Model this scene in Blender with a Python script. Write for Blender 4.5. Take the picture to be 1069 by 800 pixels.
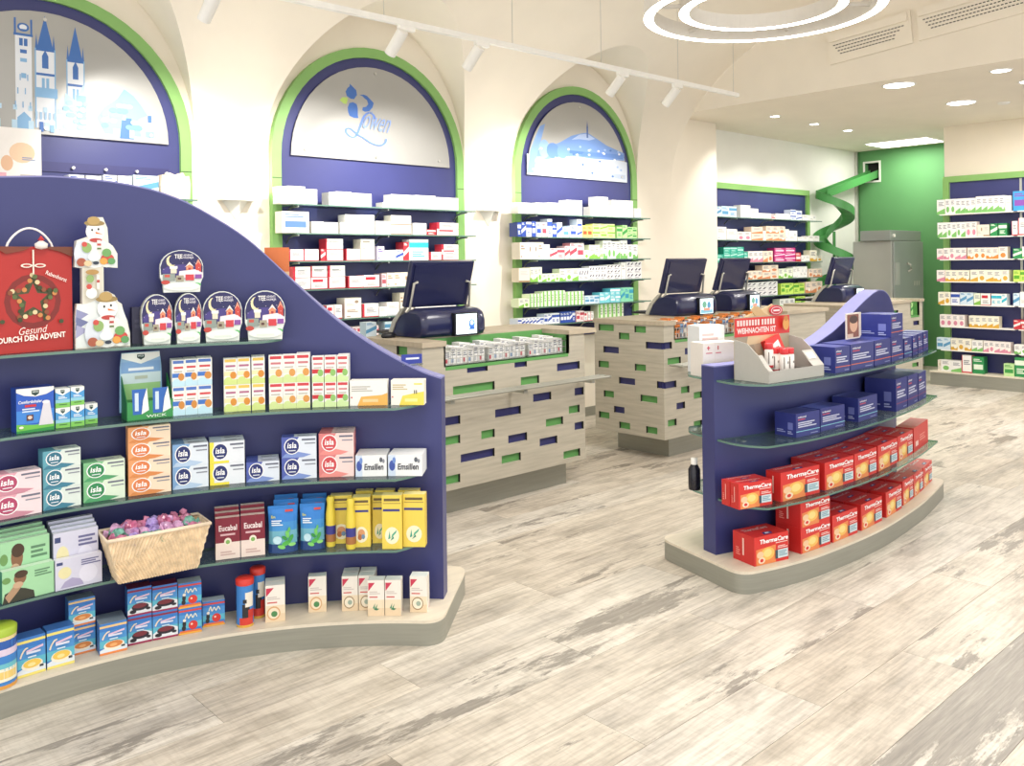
import bpy, math, random
import numpy as np
from mathutils import Matrix, Vector

random.seed(7)
for o in list(bpy.data.objects):
    bpy.data.objects.remove(o)
SC = bpy.context.scene
COL = SC.collection

# ------------------------------------------------------------------ camera
FPX, YAW, ROLL, CY0, CAMZ = 913.135, 0.744407, 0.0123272, 275.16, 1.5
_F = np.array([math.sin(YAW), math.cos(YAW), 0.0])
_R0 = np.array([math.cos(YAW), -math.sin(YAW), 0.0])
_D0 = np.array([0.0, 0.0, -1.0])
_R = _R0 * math.cos(ROLL) + _D0 * math.sin(ROLL)
_D = _D0 * math.cos(ROLL) - _R0 * math.sin(ROLL)
_C = np.array([0.0, 0.0, CAMZ])
cam = bpy.data.cameras.new('camera')
cam.sensor_fit = 'HORIZONTAL'
cam.sensor_width = 36
cam.lens = 36 * FPX / 1069
cam.shift_y = -(400 - CY0) / 1069
cam.clip_start = 0.05
cam.clip_end = 100
camo = bpy.data.objects.new('camera', cam)
COL.objects.link(camo)
camo.matrix_world = Matrix(((_R[0], -_D[0], -_F[0], 0), (_R[1], -_D[1], -_F[1], 0), (_R[2], -_D[2], -_F[2], CAMZ), (0, 0, 0, 1)))
SC.camera = camo

# ------------------------------------------------------------------ world, exposure
w = bpy.data.worlds.new('daylight')
SC.world = w
w.use_nodes = True
w.node_tree.nodes['Background'].inputs[0].default_value = (1.0, 0.985, 0.965, 1)
w.node_tree.nodes['Background'].inputs[1].default_value = 1.25
SC.view_settings.view_transform = 'Standard'
SC.view_settings.look = 'None'
SC.view_settings.exposure = 0.38
SC.view_settings.gamma = 1.0
SC.view_settings.use_curve_mapping = False


def lamp(name, kind, loc, energy, size=0.2, col=(1, .965, .915), aim=None, spot=None, blend=.6):
    l = bpy.data.lights.new(name, kind)
    l.energy = energy
    l.color = col
    if kind == 'AREA':
        l.shape = 'DISK'
        l.size = size
    else:
        l.shadow_soft_size = size
    if spot:
        l.spot_size = math.radians(spot)
        l.spot_blend = blend
    o = bpy.data.objects.new(name, l)
    COL.objects.link(o)
    o.location = loc
    if aim:
        d = Vector(aim) - Vector(loc)
        o.rotation_euler = d.to_track_quat('-Z', 'Y').to_euler()
    return o


# room lamps: pendant ring, recessed downlights (visible fittings built further down), one added fill
RING = (4.06, 2.46, 2.8)
lamp('ring_and_fill_light', 'AREA', (RING[0], RING[1], RING[2] - .05), 42, 1.1)
lamp('ring_and_fill_light', 'AREA', (1.0, 1.2, 3.6), 40, 1.1)  # unseen fill added overhead near the camera; no ring is built here
DOWN = [(7.98, 3.45), (9.39, 3.43), (8.05, 2.62), (8.75, 2.62), (10.0, 2.62), (9.4, 1.6)]
SMALLDOWN = [(8.62, 5.08), (9.48, 5.08), (10.28, 5.07)]
CEIL = 3.08
for x, y in DOWN:
    lamp('downlight_lamp', 'AREA', (x, y, CEIL - .02), 15, .18)
for x, y in SMALLDOWN:
    lamp('downlight_lamp', 'SPOT', (x, y, CEIL - .03), 40, .05, aim=(x + .1, 6.0, 1.4), spot=90)
lamp('panel_lamp', 'AREA', (11.95, 5.1, CEIL - .03), 13, .5)

# ------------------------------------------------------------------ projection helpers (photo pixel -> place)


def ray(px, py):
    return _F + _R * (px - 534.5) / FPX + _D * (py - CY0) / FPX


def U(px, py, X=None, Y=None, z=None):
    r = ray(px, py)
    t = (z - CAMZ) / r[2] if z is not None else (X / r[0] if X is not None else Y / r[1])
    return _C + r * t


def pxx(x, y, z):
    v = np.array([x, y, z]) - _C
    return 534.5 + FPX * (v @ _R) / (v @ _F)


def depth(x, y):
    return x * _F[0] + y * _F[1]


# ------------------------------------------------------------------ materials


def lin(c):
    if isinstance(c, str):
        c = c.lstrip('#')
        c = [int(c[i:i + 2], 16) / 255 for i in (0, 2, 4)]
    return tuple(x / 12.92 if x <= .04045 else ((x + .055) / 1.055) ** 2.4 for x in c)


MATS = {}


def mat(name, col, rough=.5, metal=0.0, noise=0.0, scale=20, emit=0, stretch=None, bump=0, coat=0):
    m = bpy.data.materials.new(name)
    m.use_nodes = True
    nt = m.node_tree
    b = nt.nodes['Principled BSDF']
    c = lin(col)
    b.inputs['Base Color'].default_value = (*c, 1)
    b.inputs['Roughness'].default_value = rough
    b.inputs['Metallic'].default_value = metal
    if coat:
        b.inputs['Coat Weight'].default_value = coat
    if noise or bump:
        tc = nt.nodes.new('ShaderNodeTexCoord')
        mp = nt.nodes.new('ShaderNodeMapping')
        mp.inputs['Scale'].default_value = stretch or (1, 1, 1)
        nt.links.new(tc.outputs['Object'], mp.inputs[0])
        n = nt.nodes.new('ShaderNodeTexNoise')
        n.inputs['Scale'].default_value = scale
        n.inputs['Detail'].default_value = 5
        nt.links.new(mp.outputs[0], n.inputs['Vector'])
        if noise:
            rp = nt.nodes.new('ShaderNodeValToRGB')
            rp.color_ramp.elements[0].position = .3
            rp.color_ramp.elements[1].position = .7
            rp.color_ramp.elements[0].color = (*[x * (1 - noise) for x in c], 1)
            rp.color_ramp.elements[1].color = (*[min(1, x * (1 + noise)) for x in c], 1)
            nt.links.new(n.outputs[0], rp.inputs[0])
            nt.links.new(rp.outputs[0], b.inputs['Base Color'])
        if bump:
            bp = nt.nodes.new('ShaderNodeBump')
            bp.inputs['Strength'].default_value = bump
            nt.links.new(n.outputs[0], bp.inputs['Height'])
            nt.links.new(bp.outputs[0], b.inputs['Normal'])
    if emit:
        b.inputs['Emission Color'].default_value = (*c, 1)
        b.inputs['Emission Strength'].default_value = emit
    MATS[name] = m
    return m


mat('plaster', '#efe6d6', .9, noise=.02, scale=3)
mat('white_wall', '#ecebe4', .85, noise=.02, scale=3)
mat('cream_wall', '#ece2cf', .85, noise=.02, scale=3)
mat('green_wall', '#578f58', .7, noise=.04, scale=2)
mat('navy', '#383c72', .38, noise=.04, scale=4)
mat('navy_edge', '#7f80b4', .45, noise=.03, scale=8)
mat('green_trim', '#86b567', .5, noise=.03, scale=8)
mat('green_inlay', '#5d9a54', .6, noise=.05, scale=12)
mat('navy_inlay', '#2f3066', .5, noise=.05, scale=12)
mat('slot_dark', '#2b2a26', .8, noise=.05)
mat('steel', '#a6a69c', .38, .55, noise=.05, scale=6, stretch=(1, 1, 30))
mat('brushed', '#c9c9c4', .3, .9, noise=.05, scale=8, stretch=(1, 1, 30))
mat('plinth_wood', '#ddd3c0', .5, noise=.06, scale=6, stretch=(1, 6, 1))
mat('plinth_steel', '#9b9b90', .42, .35, noise=.05, scale=5, stretch=(1, 1, 20))
mat('counter_wood', '#b3ac9c', .55, noise=.12, scale=3.2, stretch=(1.2, 1.2, 16), bump=.05)
mat('counter_top', '#b5a893', .5, noise=.1, scale=3.2, stretch=(1.2, 10, 1.2))
mat('terminal', '#1d2148', .3, noise=.05, scale=10, coat=.3)
mat('terminal_dark', '#17181f', .4, noise=.05, scale=10)
mat('silver_plastic', '#b9b7ae', .4, .3, noise=.04)
mat('fridge', '#aeb0a9', .45, .35, noise=.03, scale=3)
mat('fridge_door', '#979d98', .4, .4, noise=.04, scale=3)
mat('white_plastic', '#f1efe9', .45, noise=.02)
mat('chute', '#4a8f4c', .35, noise=.05, scale=5)
mat('black', '#14110f', .7, noise=.1)
mat('hole_rim', '#d9d9d2', .5, noise=.03)
mat('lamp_ring', '#d9d4cb', .45, noise=.02)
mat('led', '#fffaf2', .5, emit=9, noise=0)
mat('led_soft', '#fffaf2', .5, emit=6, noise=0)
mat('floor_base', '#6d675f', .8, noise=.1)
mat('wicker', '#e6cfae', .8, noise=.18, scale=40, bump=.4)
mat('wicker_rim', '#f0dcc2', .75, noise=.1, scale=40)
mat('picture_silver', '#a8a7a3', .35, .25, noise=.03, scale=2)
mat('cord', '#f4f0ec', .7, noise=.05)
mat('wrap', '#d8a8cf', .15, noise=.25, scale=60)
mat('wrap_teal', '#7fb9a8', .15, noise=.25, scale=60)
mat('wrap_pink', '#cf7fa0', .15, noise=.25, scale=60)
mat('wrap_lilac', '#b79fe0', .15, noise=.25, scale=60)
mat('bottle_dark', '#1c1c26', .25, noise=.1)


def print_mat():
    m = bpy.data.materials.new('printed_card')
    m.use_nodes = True
    nt = m.node_tree
    b = nt.nodes['Principled BSDF']
    b.inputs['Roughness'].default_value = .42
    a = nt.nodes.new('ShaderNodeVertexColor')
    a.layer_name = 'Col'
    n = nt.nodes.new('ShaderNodeTexNoise')
    n.inputs['Scale'].default_value = 9
    mx = nt.nodes.new('ShaderNodeMix')
    mx.data_type = 'RGBA'
    mx.blend_type = 'MULTIPLY'
    mx.inputs['Factor'].default_value = .06
    nt.links.new(a.outputs[0], mx.inputs[6])
    nt.links.new(n.outputs[0], mx.inputs[7])
    nt.links.new(mx.outputs[2], b.inputs['Base Color'])
    MATS['print'] = m


print_mat()


def glass_mat(name, tint, gl, dif):
    m = bpy.data.materials.new(name)
    m.use_nodes = True
    nt = m.node_tree
    nt.nodes.clear()
    out = nt.nodes.new('ShaderNodeOutputMaterial')
    t = nt.nodes.new('ShaderNodeBsdfTransparent')
    t.inputs[0].default_value = (*lin(tint), 1)
    g = nt.nodes.new('ShaderNodeBsdfGlossy')
    g.inputs['Roughness'].default_value = .05
    d = nt.nodes.new('ShaderNodeBsdfDiffuse')
    d.inputs[0].default_value = (*lin('#7fa596'), 1)
    lf = nt.nodes.new('ShaderNodeLayerWeight')
    lw = nt.nodes.new('ShaderNodeMath')
    lw.operation = 'POWER'
    lw.inputs[1].default_value = 4.0
    nt.links.new(lf.outputs['Facing'], lw.inputs[0])
    m1 = nt.nodes.new('ShaderNodeMixShader')
    m1.inputs[0].default_value = dif
    nt.links.new(t.outputs[0], m1.inputs[1])
    nt.links.new(d.outputs[0], m1.inputs[2])
    m2 = nt.nodes.new('ShaderNodeMixShader')
    ml = nt.nodes.new('ShaderNodeMath')
    ml.operation = 'MULTIPLY_ADD'
    ml.inputs[1].default_value = gl * .6
    ml.inputs[2].default_value = .05
    nt.links.new(lw.outputs[0], ml.inputs[0])
    nt.links.new(ml.outputs[0], m2.inputs[0])
    nt.links.new(m1.outputs[0], m2.inputs[1])
    nt.links.new(g.outputs[0], m2.inputs[2])
    nt.links.new(m2.outputs[0], out.inputs[0])
    MATS[name] = m


glass_mat('glass', '#e9f2ee', 1.0, .10)
glass_mat('glass_edge', '#8fb3a4', .8, .55)
glass_mat('clear', '#f2f6f4', 1.0, .06)


def floor_mat():
    m = bpy.data.materials.new('whitewashed_plank')
    m.use_nodes = True
    nt = m.node_tree
    N, L = nt.nodes, nt.links
    b = N['Principled BSDF']
    b.inputs['Roughness'].default_value = .42
    geo = N.new('ShaderNodeNewGeometry')
    oi = N.new('ShaderNodeObjectInfo')
    off = N.new('ShaderNodeVectorMath')
    off.operation = 'SCALE'
    cmb = N.new('ShaderNodeCombineXYZ')
    L.new(oi.outputs['Random'], cmb.inputs[0])
    L.new(oi.outputs['Random'], cmb.inputs[2])
    L.new(cmb.outputs[0], off.inputs[0])
    off.inputs['Scale'].default_value = 37.0
    add = N.new('ShaderNodeVectorMath')
    L.new(geo.outputs['Position'], add.inputs[0])
    L.new(off.outputs[0], add.inputs[1])

    def noise(sx, sy, sc, det, rough=.6):
        mp = N.new('ShaderNodeMapping')
        mp.inputs['Scale'].default_value = (sx, sy, 1)
        L.new(add.outputs[0], mp.inputs[0])
        n = N.new('ShaderNodeTexNoise')
        n.inputs['Scale'].default_value = sc
        n.inputs['Detail'].default_value = det
        n.inputs['Roughness'].default_value = rough
        L.new(mp.outputs[0], n.inputs['Vector'])
        return n.outputs[0]

    def ramp(src, *stops):
        r = N.new('ShaderNodeValToRGB')
        e = r.color_ramp.elements
        while len(e) < len(stops):
            e.new(.5)
        for k, (p, c) in enumerate(stops):
            e[k].position = p
            e[k].color = (*lin(c), 1)
        L.new(src, r.inputs[0])
        return r.outputs[0]

    def mix(f, a, c, mode='MIX'):
        x = N.new('ShaderNodeMix')
        x.data_type = 'RGBA'
        x.blend_type = mode
        if isinstance(f, float):
            x.inputs[0].default_value = f
        else:
            L.new(f, x.inputs[0])
        L.new(a, x.inputs[6])
        L.new(c, x.inputs[7])
        return x.outputs[2]

    base = ramp(noise(.7, 2.2, 2.2, 6), (.25, '#b2ada6'), (.45, '#d4cdc2'), (.7, '#e6e0d5'))
    streak = ramp(noise(1.2, 22, 3, 5, .7), (.33, '#9b9791'), (.56, '#ffffff'))
    c1 = mix(.45, base, streak, 'MULTIPLY')
    # crosswise saw marks, faint
    saw = ramp(noise(30, 3, 2, 4, .7), (.36, '#c5beb4'), (.52, '#ffffff'))
    c1 = mix(.18, c1, saw, 'MULTIPLY')
    cloud = ramp(noise(1.1, 3.5, 3.1, 7, .68), (.36, '#a8a49e'), (.52, '#ffffff'))
    c1 = mix(.42, c1, cloud, 'MULTIPLY')
    # worn through patches: amount comes from the plank's object colour (r)
    sep = N.new('ShaderNodeSeparateColor')
    L.new(oi.outputs['Color'], sep.inputs[0])
    n3 = noise(.55, 2.6, 2.4, 8, .72)
    s = N.new('ShaderNodeMath')
    s.operation = 'ADD'
    L.new(n3, s.inputs[0])
    L.new(sep.outputs[0], s.inputs[1])
    patch = N.new('ShaderNodeMapRange')
    patch.inputs['From Min'].default_value = .66
    patch.inputs['From Max'].default_value = .70
    L.new(s.outputs[0], patch.inputs['Value'])
    bare = ramp(noise(1.5, 30, 3, 6, .7), (.3, '#7d7871'), (.6, '#9c968d'), (.8, '#b8b2a9'))
    c2 = mix(patch.outputs[0], c1, bare)
    tint = N.new('ShaderNodeMix')
    tint.data_type = 'RGBA'
    tint.blend_type = 'MULTIPLY'
    tint.inputs[0].default_value = 1
    L.new(c2, tint.inputs[6])
    tr = ramp(oi.outputs['Random'], (0, '#efeae4'), (.5, '#fbf8f3'), (1, '#ffffff'))
    L.new(tr, tint.inputs[7])
    L.new(tint.outputs[2], b.inputs['Base Color'])
    bp = N.new('ShaderNodeBump')
    bp.inputs['Strength'].default_value = .06
    L.new(n3, bp.inputs['Height'])
    L.new(bp.outputs[0], b.inputs['Normal'])
    MATS['floor'] = m


floor_mat()

# ------------------------------------------------------------------ mesh builder
_tcache = {}


def text_geo(s, shear=0, bold=0):
    k = (s, shear, bold)
    if k in _tcache:
        return _tcache[k]
    cu = bpy.data.curves.new('t', 'FONT')
    cu.body = s
    cu.resolution_u = 2
    cu.shear = shear
    cu.offset = bold
    o = bpy.data.objects.new('t', cu)
    COL.objects.link(o)
    bpy.context.view_layer.update()
    dg = bpy.context.evaluated_depsgraph_get()
    me = o.evaluated_get(dg).to_mesh()
    v = np.array([(q.co.x, q.co.y) for q in me.vertices])
    f = [tuple(p.vertices) for p in me.polygons]
    bpy.data.objects.remove(o)
    bpy.data.curves.remove(cu)
    lo, hi = v.min(0), v.max(0)
    _tcache[k] = ((v - lo) / (hi - lo), f)
    return _tcache[k]


class MB:
    def __init__(s):
        s.v, s.f, s.c, s.m, s.sm = [], [], [], [], []

    def face(s, pts, col=None, mi=0, smooth=False):
        n = len(s.v)
        s.v += [tuple(map(float, p)) for p in pts]
        s.f.append(tuple(range(n, n + len(pts))))
        s.c.append(col)
        s.m.append(mi)
        s.sm.append(smooth)

    def mesh(s, verts, faces, col=None, mi=0, smooth=False):
        n = len(s.v)
        s.v += [tuple(map(float, p)) for p in verts]
        for f in faces:
            s.f.append(tuple(n + i for i in f))
            s.c.append(col)
            s.m.append(mi)
            s.sm.append(smooth)

    def box(s, x0, x1, y0, y1, z0, z1, col=None, mi=0, M=None):
        v = [(x, y, z) for z in (z0, z1) for y in (y0, y1) for x in (x0, x1)]
        if M is not None:
            v = [tuple(M @ Vector(p)) for p in v]
        s.mesh(v, [(0, 2, 3, 1), (4, 5, 7, 6), (0, 1, 5, 4), (2, 6, 7, 3), (0, 4, 6, 2), (1, 3, 7, 5)], col, mi)

    def prism(s, outline, a0, a1, fn, col=None, mi=0, side_mi=None, smooth=False):
        """outline in 2D, fn(u, v, a) -> 3D; side walls between a0 and a1"""
        n = len(outline)
        v = [fn(p[0], p[1], a0) for p in outline] + [fn(p[0], p[1], a1) for p in outline]
        s.mesh(v, [tuple(range(n))[::-1], tuple(range(n, 2 * n))], col, mi)
        s.mesh(v, [(i, (i + 1) % n, n + (i + 1) % n, n + i) for i in range(n)], col, mi if side_mi is None else side_mi, smooth)

    def tube(s, pts, r, n=8, col=None, mi=0, close=False):
        pts = [Vector(p) for p in pts]
        k = len(pts)
        rs = r if isinstance(r, (list, tuple)) else [r] * k
        vv = []
        up = Vector((0, 0, 1))
        for i, p in enumerate(pts):
            if close:
                t = (pts[(i + 1) % k] - pts[i - 1]).normalized()
            else:
                t = (pts[min(i + 1, k - 1)] - pts[max(i - 1, 0)]).normalized()
            a = t.cross(up)
            if a.length < .05:
                a = t.cross(Vector((1, 0, 0)))
            a.normalize()
            b = t.cross(a)
            for j in range(n):
                th = 2 * math.pi * j / n
                vv.append(p + (a * math.cos(th) + b * math.sin(th)) * rs[i])
        ff = [(i * n + j, i * n + (j + 1) % n, ((i + 1) % k) * n + (j + 1) % n, ((i + 1) % k) * n + j) for i in range(k if close else k - 1) for j in range(n)]
        s.mesh(vv, ff, col, mi, True)
        if not close:
            s.mesh(vv[:n], [tuple(range(n))], col, mi)
            s.mesh(vv[-n:], [tuple(range(n))[::-1]], col, mi)

    def lathe(s, prof, n=20, c=(0, 0, 0), col=None, mi=0, smooth=True):
        vv = [(c[0] + r * math.cos(2 * math.pi * j / n), c[1] + r * math.sin(2 * math.pi * j / n), c[2] + z) for r, z in prof for j in range(n)]
        k = len(prof)
        s.mesh(vv, [(i * n + j, i * n + (j + 1) % n, (i + 1) * n + (j + 1) % n, (i + 1) * n + j) for i in range(k - 1) for j in range(n)], col, mi, smooth)
        if prof[0][0] > 1e-4:
            s.mesh(vv[:n], [tuple(range(n))[::-1]], col, mi)
        if prof[-1][0] > 1e-4:
            s.mesh(vv[-n:], [tuple(range(n))], col, mi)

    def art(s, items, fn, eps):
        """flat print; fn(u, v, h) -> 3D with u, v in 0..1"""
        k = 0
        for it in items:
            k += 1
            h = eps * k
            t = it[0]
            if t == 'r':
                _, a, b, c, d, col = it
                P = [(a, b), (c, b), (c, d), (a, d)]
            elif t == 'e':
                _, cu, cv, ru, rv, col = it
                P = [(cu + ru * math.cos(2 * math.pi * j / 16), cv + rv * math.sin(2 * math.pi * j / 16)) for j in range(16)]
            elif t == 'p':
                _, P, col = it
            elif t == 't':
                _, st, a, b, c, d, col = it[:7]
                sh = it[7] if len(it) > 7 else 0
                rot = it[8] if len(it) > 8 else 0
                bold = it[9] if len(it) > 9 else .015
                v, f = text_geo(st, sh, bold)
                q = []
                for x, y in v:
                    uu, vv = (x - .5) * (c - a), (y - .5) * (d - b)
                    uu, vv = uu * math.cos(rot) - vv * math.sin(rot), uu * math.sin(rot) + vv * math.cos(rot)
                    q.append(fn((a + c) / 2 + uu, (b + d) / 2 + vv, h))
                s.mesh(q, f, lin(col))
                continue
            elif t == 'l':   # lines of small type, too small to read: (l, u0, v0, u1, v1, count, col)
                _, a, b, c, d, cnt, col = it
                for j in range(cnt):
                    y = b + (d - b) * (j + .5) / cnt
                    th = (d - b) / cnt * .28
                    e = c - (c - a) * (.0, .25, .1, .35)[j % 4]
                    s.face([fn(p, q, h) for p, q in ((a, y - th), (e, y - th), (e, y + th), (a, y + th))], lin(col))
                continue
            s.face([fn(p, q, h) for p, q in P], lin(col))

    def data(s, name):
        me = bpy.data.meshes.new(name)
        me.from_pydata(s.v, [], s.f)
        me.polygons.foreach_set('material_index', s.m)
        me.polygons.foreach_set('use_smooth', s.sm)
        if any(c is not None for c in s.c):
            ca = me.color_attributes.new('Col', 'FLOAT_COLOR', 'CORNER')
            buf = []
            for p in me.polygons:
                c = s.c[p.index] or (.8, .8, .8)
                buf += [c[0], c[1], c[2], 1.0] * p.loop_total
            ca.data.foreach_set('color', buf)
        me.update()
        return me

    def build(s, name, mats, parent=None, bevel=0):
        me = s.data(name)
        for k in ([mats] if isinstance(mats, str) else mats):
            me.materials.append(MATS[k])
        o = bpy.data.objects.new(name, me)
        COL.objects.link(o)
        if parent:
            o.parent = parent
        if bevel:
            b = o.modifiers.new('bevel', 'BEVEL')
            b.width = bevel
            b.segments = 2
            b.limit_method = 'ANGLE'
        return o


def tag(o, label=None, cat=None, group=None, kind=None):
    if label:
        o['label'] = label
    if cat:
        o['category'] = cat
    if group:
        o['group'] = group
    if kind:
        o['kind'] = kind
    return o


def empty(name, loc=(0, 0, 0), rz=0, label=None, cat=None, group=None):
    o = bpy.data.objects.new(name, None)
    o.empty_display_size = .05
    COL.objects.link(o)
    o.location = loc
    o.rotation_euler = (0, 0, rz)
    return tag(o, label, cat, group)


def copy_tree(o, parent=None):
    c = o.copy()
    COL.objects.link(c)
    c.parent = parent
    for ch in list(o.children):
        copy_tree(ch, c)
    return c


ID = lambda x, y, z: (x, y, z)
ORD = ['first', 'second', 'third', 'fourth', 'fifth', 'sixth', 'seventh', 'eighth', 'ninth', 'tenth', 'eleventh', 'twelfth', 'thirteenth', 'fourteenth', 'fifteenth', 'sixteenth', 'seventeenth', 'eighteenth', 'nineteenth', 'twentieth', 'twenty-first', 'twenty-second', 'twenty-third', 'twenty-fourth', 'twenty-fifth', 'twenty-sixth', 'twenty-seventh', 'twenty-eighth', 'twenty-ninth', 'thirtieth', 'thirty-first', 'thirty-second', 'thirty-third', 'thirty-fourth', 'thirty-fifth', 'thirty-sixth']

# ================================================================== THE ROOM
YA, YR = 5.80, 6.05          # arch wall, recessed wall right of it
XV = 7.70                    # end of the vault
# floor with separate planks
fl = MB()
fl.box(-1.5, 12.6, -1.5, 6.1, -.06, -.012)
floor = fl.build('floor', 'floor_base')
tag(floor, 'whitewashed worn timber-look plank floor of the pharmacy', kind='structure')
PW, PL = .262, 1.55
pm = MB()
pm.box(0, PL - .0016, 0, PW - .0016, -.012, 0)
pmesh = pm.data('floor_plank')
pmesh.materials.append(MATS['floor'])
rowi = 0
y = 1.2 - PW * 10
while y < 6.05:
    x = -1.4 - (rowi * .61) % PL
    while x < 12.5:
        cx, cy = x + PL / 2, y + PW / 2
        dd = cx * _F[0] + cy * _F[1]
        ll = cx * _R0[0] + cy * _R0[1]
        if dd > .6 and abs(ll) < dd * .62 + 1.2:
            o = bpy.data.objects.new('floor_plank', pmesh)
            COL.objects.link(o)
            o.location = (x, y, 0)
            o.parent = floor
            worn = random.choice([-.04, .02, .05, .08, .11, .14])
            if .9 < y < 1.0 and x > 2.2 - PL / 2:
                worn = .28
            elif .6 < y < .9 and x > 2.5:
                worn = .2
            elif 2.2 < y < 2.4 and 1.0 < cx < 3.6:
                worn = .15
            elif 2.7 < y < 2.9 and cx < 2:
                worn = .15
            o.color = (worn, 0, 0, 1)
        x += PL
    y += PW
    rowi += 1

LUN = [(-.83, .93), (1.51, .93), (3.87, .93), (6.21, .91)]     # lunettes over the arches
ZS = 2.30


def lun(x):
    z = ZS
    for c, r in LUN:
        u = (x - c) / r
        if abs(u) < 1:
            z = max(z, ZS + 1.16 * math.sqrt(1 - u * u))
    return z


def vault_main(y):
    if y <= 2.9:
        return ZS + 1.75
    return ZS + 1.75 * math.sqrt(max(0, 1 - ((y - 2.9) / 2.9) ** 2))


xs = sorted(set([round(v, 4) for v in np.linspace(-1.5, XV, 260)] + [round(c + s * r * math.cos(t), 4) for c, r in LUN for s in (-1, 1) for t in np.linspace(0, 1.2, 16) if -1.5 <= c + s * r * math.cos(t) <= XV]))
vm = MB()
vv, ff = [], []
K1, K2 = 14, 40
for xx in xs:
    zl = lun(xx)
    th = math.asin(min(1, (zl - ZS) / 1.75))          # main vault angle reached at the groin
    yg = 2.9 + 2.9 * math.cos(th)
    for q in range(K1):
        vv.append((xx, YA + (yg - YA) * q / K1, zl))
    for q in range(K2 + 1):
        t = th + (math.pi / 2 - th) * q / K2
        vv.append((xx, 2.9 + 2.9 * math.cos(t), ZS + 1.75 * math.sin(t)))
    vv += [(xx, 1.5, ZS + 1.75), (xx, -1.4, ZS + 1.75)]
nx = len(xs)
KC = K1 + K2 + 3
for i in range(nx - 1):
    for j in range(KC - 1):
        ff.append((i * KC + j, (i + 1) * KC + j, (i + 1) * KC + j + 1, i * KC + j + 1))
vm.mesh(vv, ff, smooth=True)
vault = vm.build('ceiling_vault', 'plaster')
tag(vault, 'cream plaster vaulted ceiling with lunettes above the arches', kind='structure')
vault.data.set_sharp_from_angle(angle=math.radians(22))
# arch wall
aw = MB()
for i in range(nx - 1):
    aw.face([(xs[i], YA, 0), (xs[i + 1], YA, 0), (xs[i + 1], YA, lun(xs[i + 1])), (xs[i], YA, lun(xs[i]))])
aw.box(XV, 8.56, YA, YR + .1, 0, CEIL)
tag(aw.build('wall_back', 'plaster'), 'cream plaster wall with round arched shelf niches', kind='structure')
# recessed wall, green end wall, right wall, flat ceiling, bulkhead
rw = MB()
rw.box(8.5, 12.6, YR, YR + .1, 0, CEIL)
tag(rw.build('wall_recessed', 'white_wall'), 'plain white wall behind the green chute', kind='structure')
gw = MB()
HY0, HY1, HZ0, HZ1 = 5.70, 5.91, 2.64, 2.90
XG = 12.5
for a, b, c, d in ((3.9, HY0, 0, CEIL), (HY1, YR, 0, CEIL), (HY0, HY1, 0, HZ0), (HY0, HY1, HZ1, CEIL)):
    gw.box(XG, XG + .1, a, b, c, d)
tag(gw.build('wall_end', 'green_wall'), 'green painted end wall with a square chute hole', kind='structure')
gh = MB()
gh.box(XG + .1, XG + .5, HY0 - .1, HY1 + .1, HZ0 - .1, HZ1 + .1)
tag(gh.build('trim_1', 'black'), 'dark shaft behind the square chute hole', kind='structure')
gr = MB()
for a, b, c, d in ((HY0 - .025, HY0, HZ0 - .025, HZ1 + .025), (HY1, HY1 + .025, HZ0 - .025, HZ1 + .025), (HY0, HY1, HZ0 - .025, HZ0), (HY0, HY1, HZ1, HZ1 + .025)):
    gr.box(XG - .012, XG, a, b, c, d)
tag(gr.build('trim_2', 'hole_rim'), 'pale rim around the square chute hole', kind='structure')
cp = MB()
cp.box(XG - .05, XG - .02, YR - .05, YR - .005, 0, CEIL)
tag(cp.build('trim_3', 'brushed'), 'vertical metal corner strip beside the green wall', kind='structure')
XR = 11.0
rr = MB()
rr.box(XR, XR + .3, -1.0, 4.22, 0, CEIL)
tag(rr.build('wall_right', 'cream_wall'), 'cream wall above the right hand shelving', kind='structure')
fc = MB()
fc.box(XV + .002, 12.6, -1.5, YR + .1, CEIL, CEIL + .08)
tag(fc.build('ceiling', 'plaster'), 'flat lower ceiling with recessed downlights', kind='structure')
bk = MB()
pb = [(yy, max(vault_main(yy), CEIL)) for yy in np.linspace(5.5, -1.4, 60)]
for (y0, z0), (y1, z1) in zip(pb, pb[1:]):
    bk.face([(XV, y0, CEIL), (XV, y1, CEIL), (XV, y1, z1), (XV, y0, z0)])
tag(bk.build('wall_bulkhead', 'plaster'), 'cream bulkhead between vault and lower ceiling', kind='structure')
bb = MB()
bb.box(7.15, 8.56, YA - .012, YA, 0, .09)
bb.box(2.0, 7.15, YA - .012, YA, 0, .09)
tag(bb.build('baseboard_back', 'plinth_steel'), 'grey baseboard along the arch wall', kind='structure')

# vents on the bulkhead
for i, (yc, zc) in enumerate([(3.585, 3.478), (2.58, 3.56)]):
    Mv = Matrix.Translation((XV - .004, yc, zc)) @ Matrix.Rotation(math.radians(-90), 4, 'Z') @ Matrix.Rotation(math.radians(-4.5 if i == 0 else -4.5), 4, 'Y')
    root = empty('air_vent', label=['cream perforated air vent beside the ring pendant lamp', 'cream perforated air vent cut off by the right picture edge'][i], cat='vent', group='bulkhead air vents')
    root.matrix_world = Mv
    W, H = (.76, .29) if i == 0 else (1.15, .29)
    m = MB()
    m.box(-W / 2, W / 2, -.02, 0, -H / 2, H / 2)
    m.build('vent_plate', 'plaster', root)
    m = MB()
    m.box(-W / 2 + .02, W / 2 - .02, -.05, -.02, H / 2 - .09, H / 2 - .02)
    m.build('vent_hood', 'plaster', root)
    m = MB()
    for r in range(4):
        n = int((W - .1 - r * .05) / .03)
        for k in range(n):
            x = -W / 2 + .05 + r * .02 + k * .03
            m.box(x, x + .019, -.0225, -.0195, H / 2 - .125 - r * .03, H / 2 - .117 - r * .03)
    tag(m.build('vent_slots', 'slot_dark', root), kind='stuff')

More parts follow.
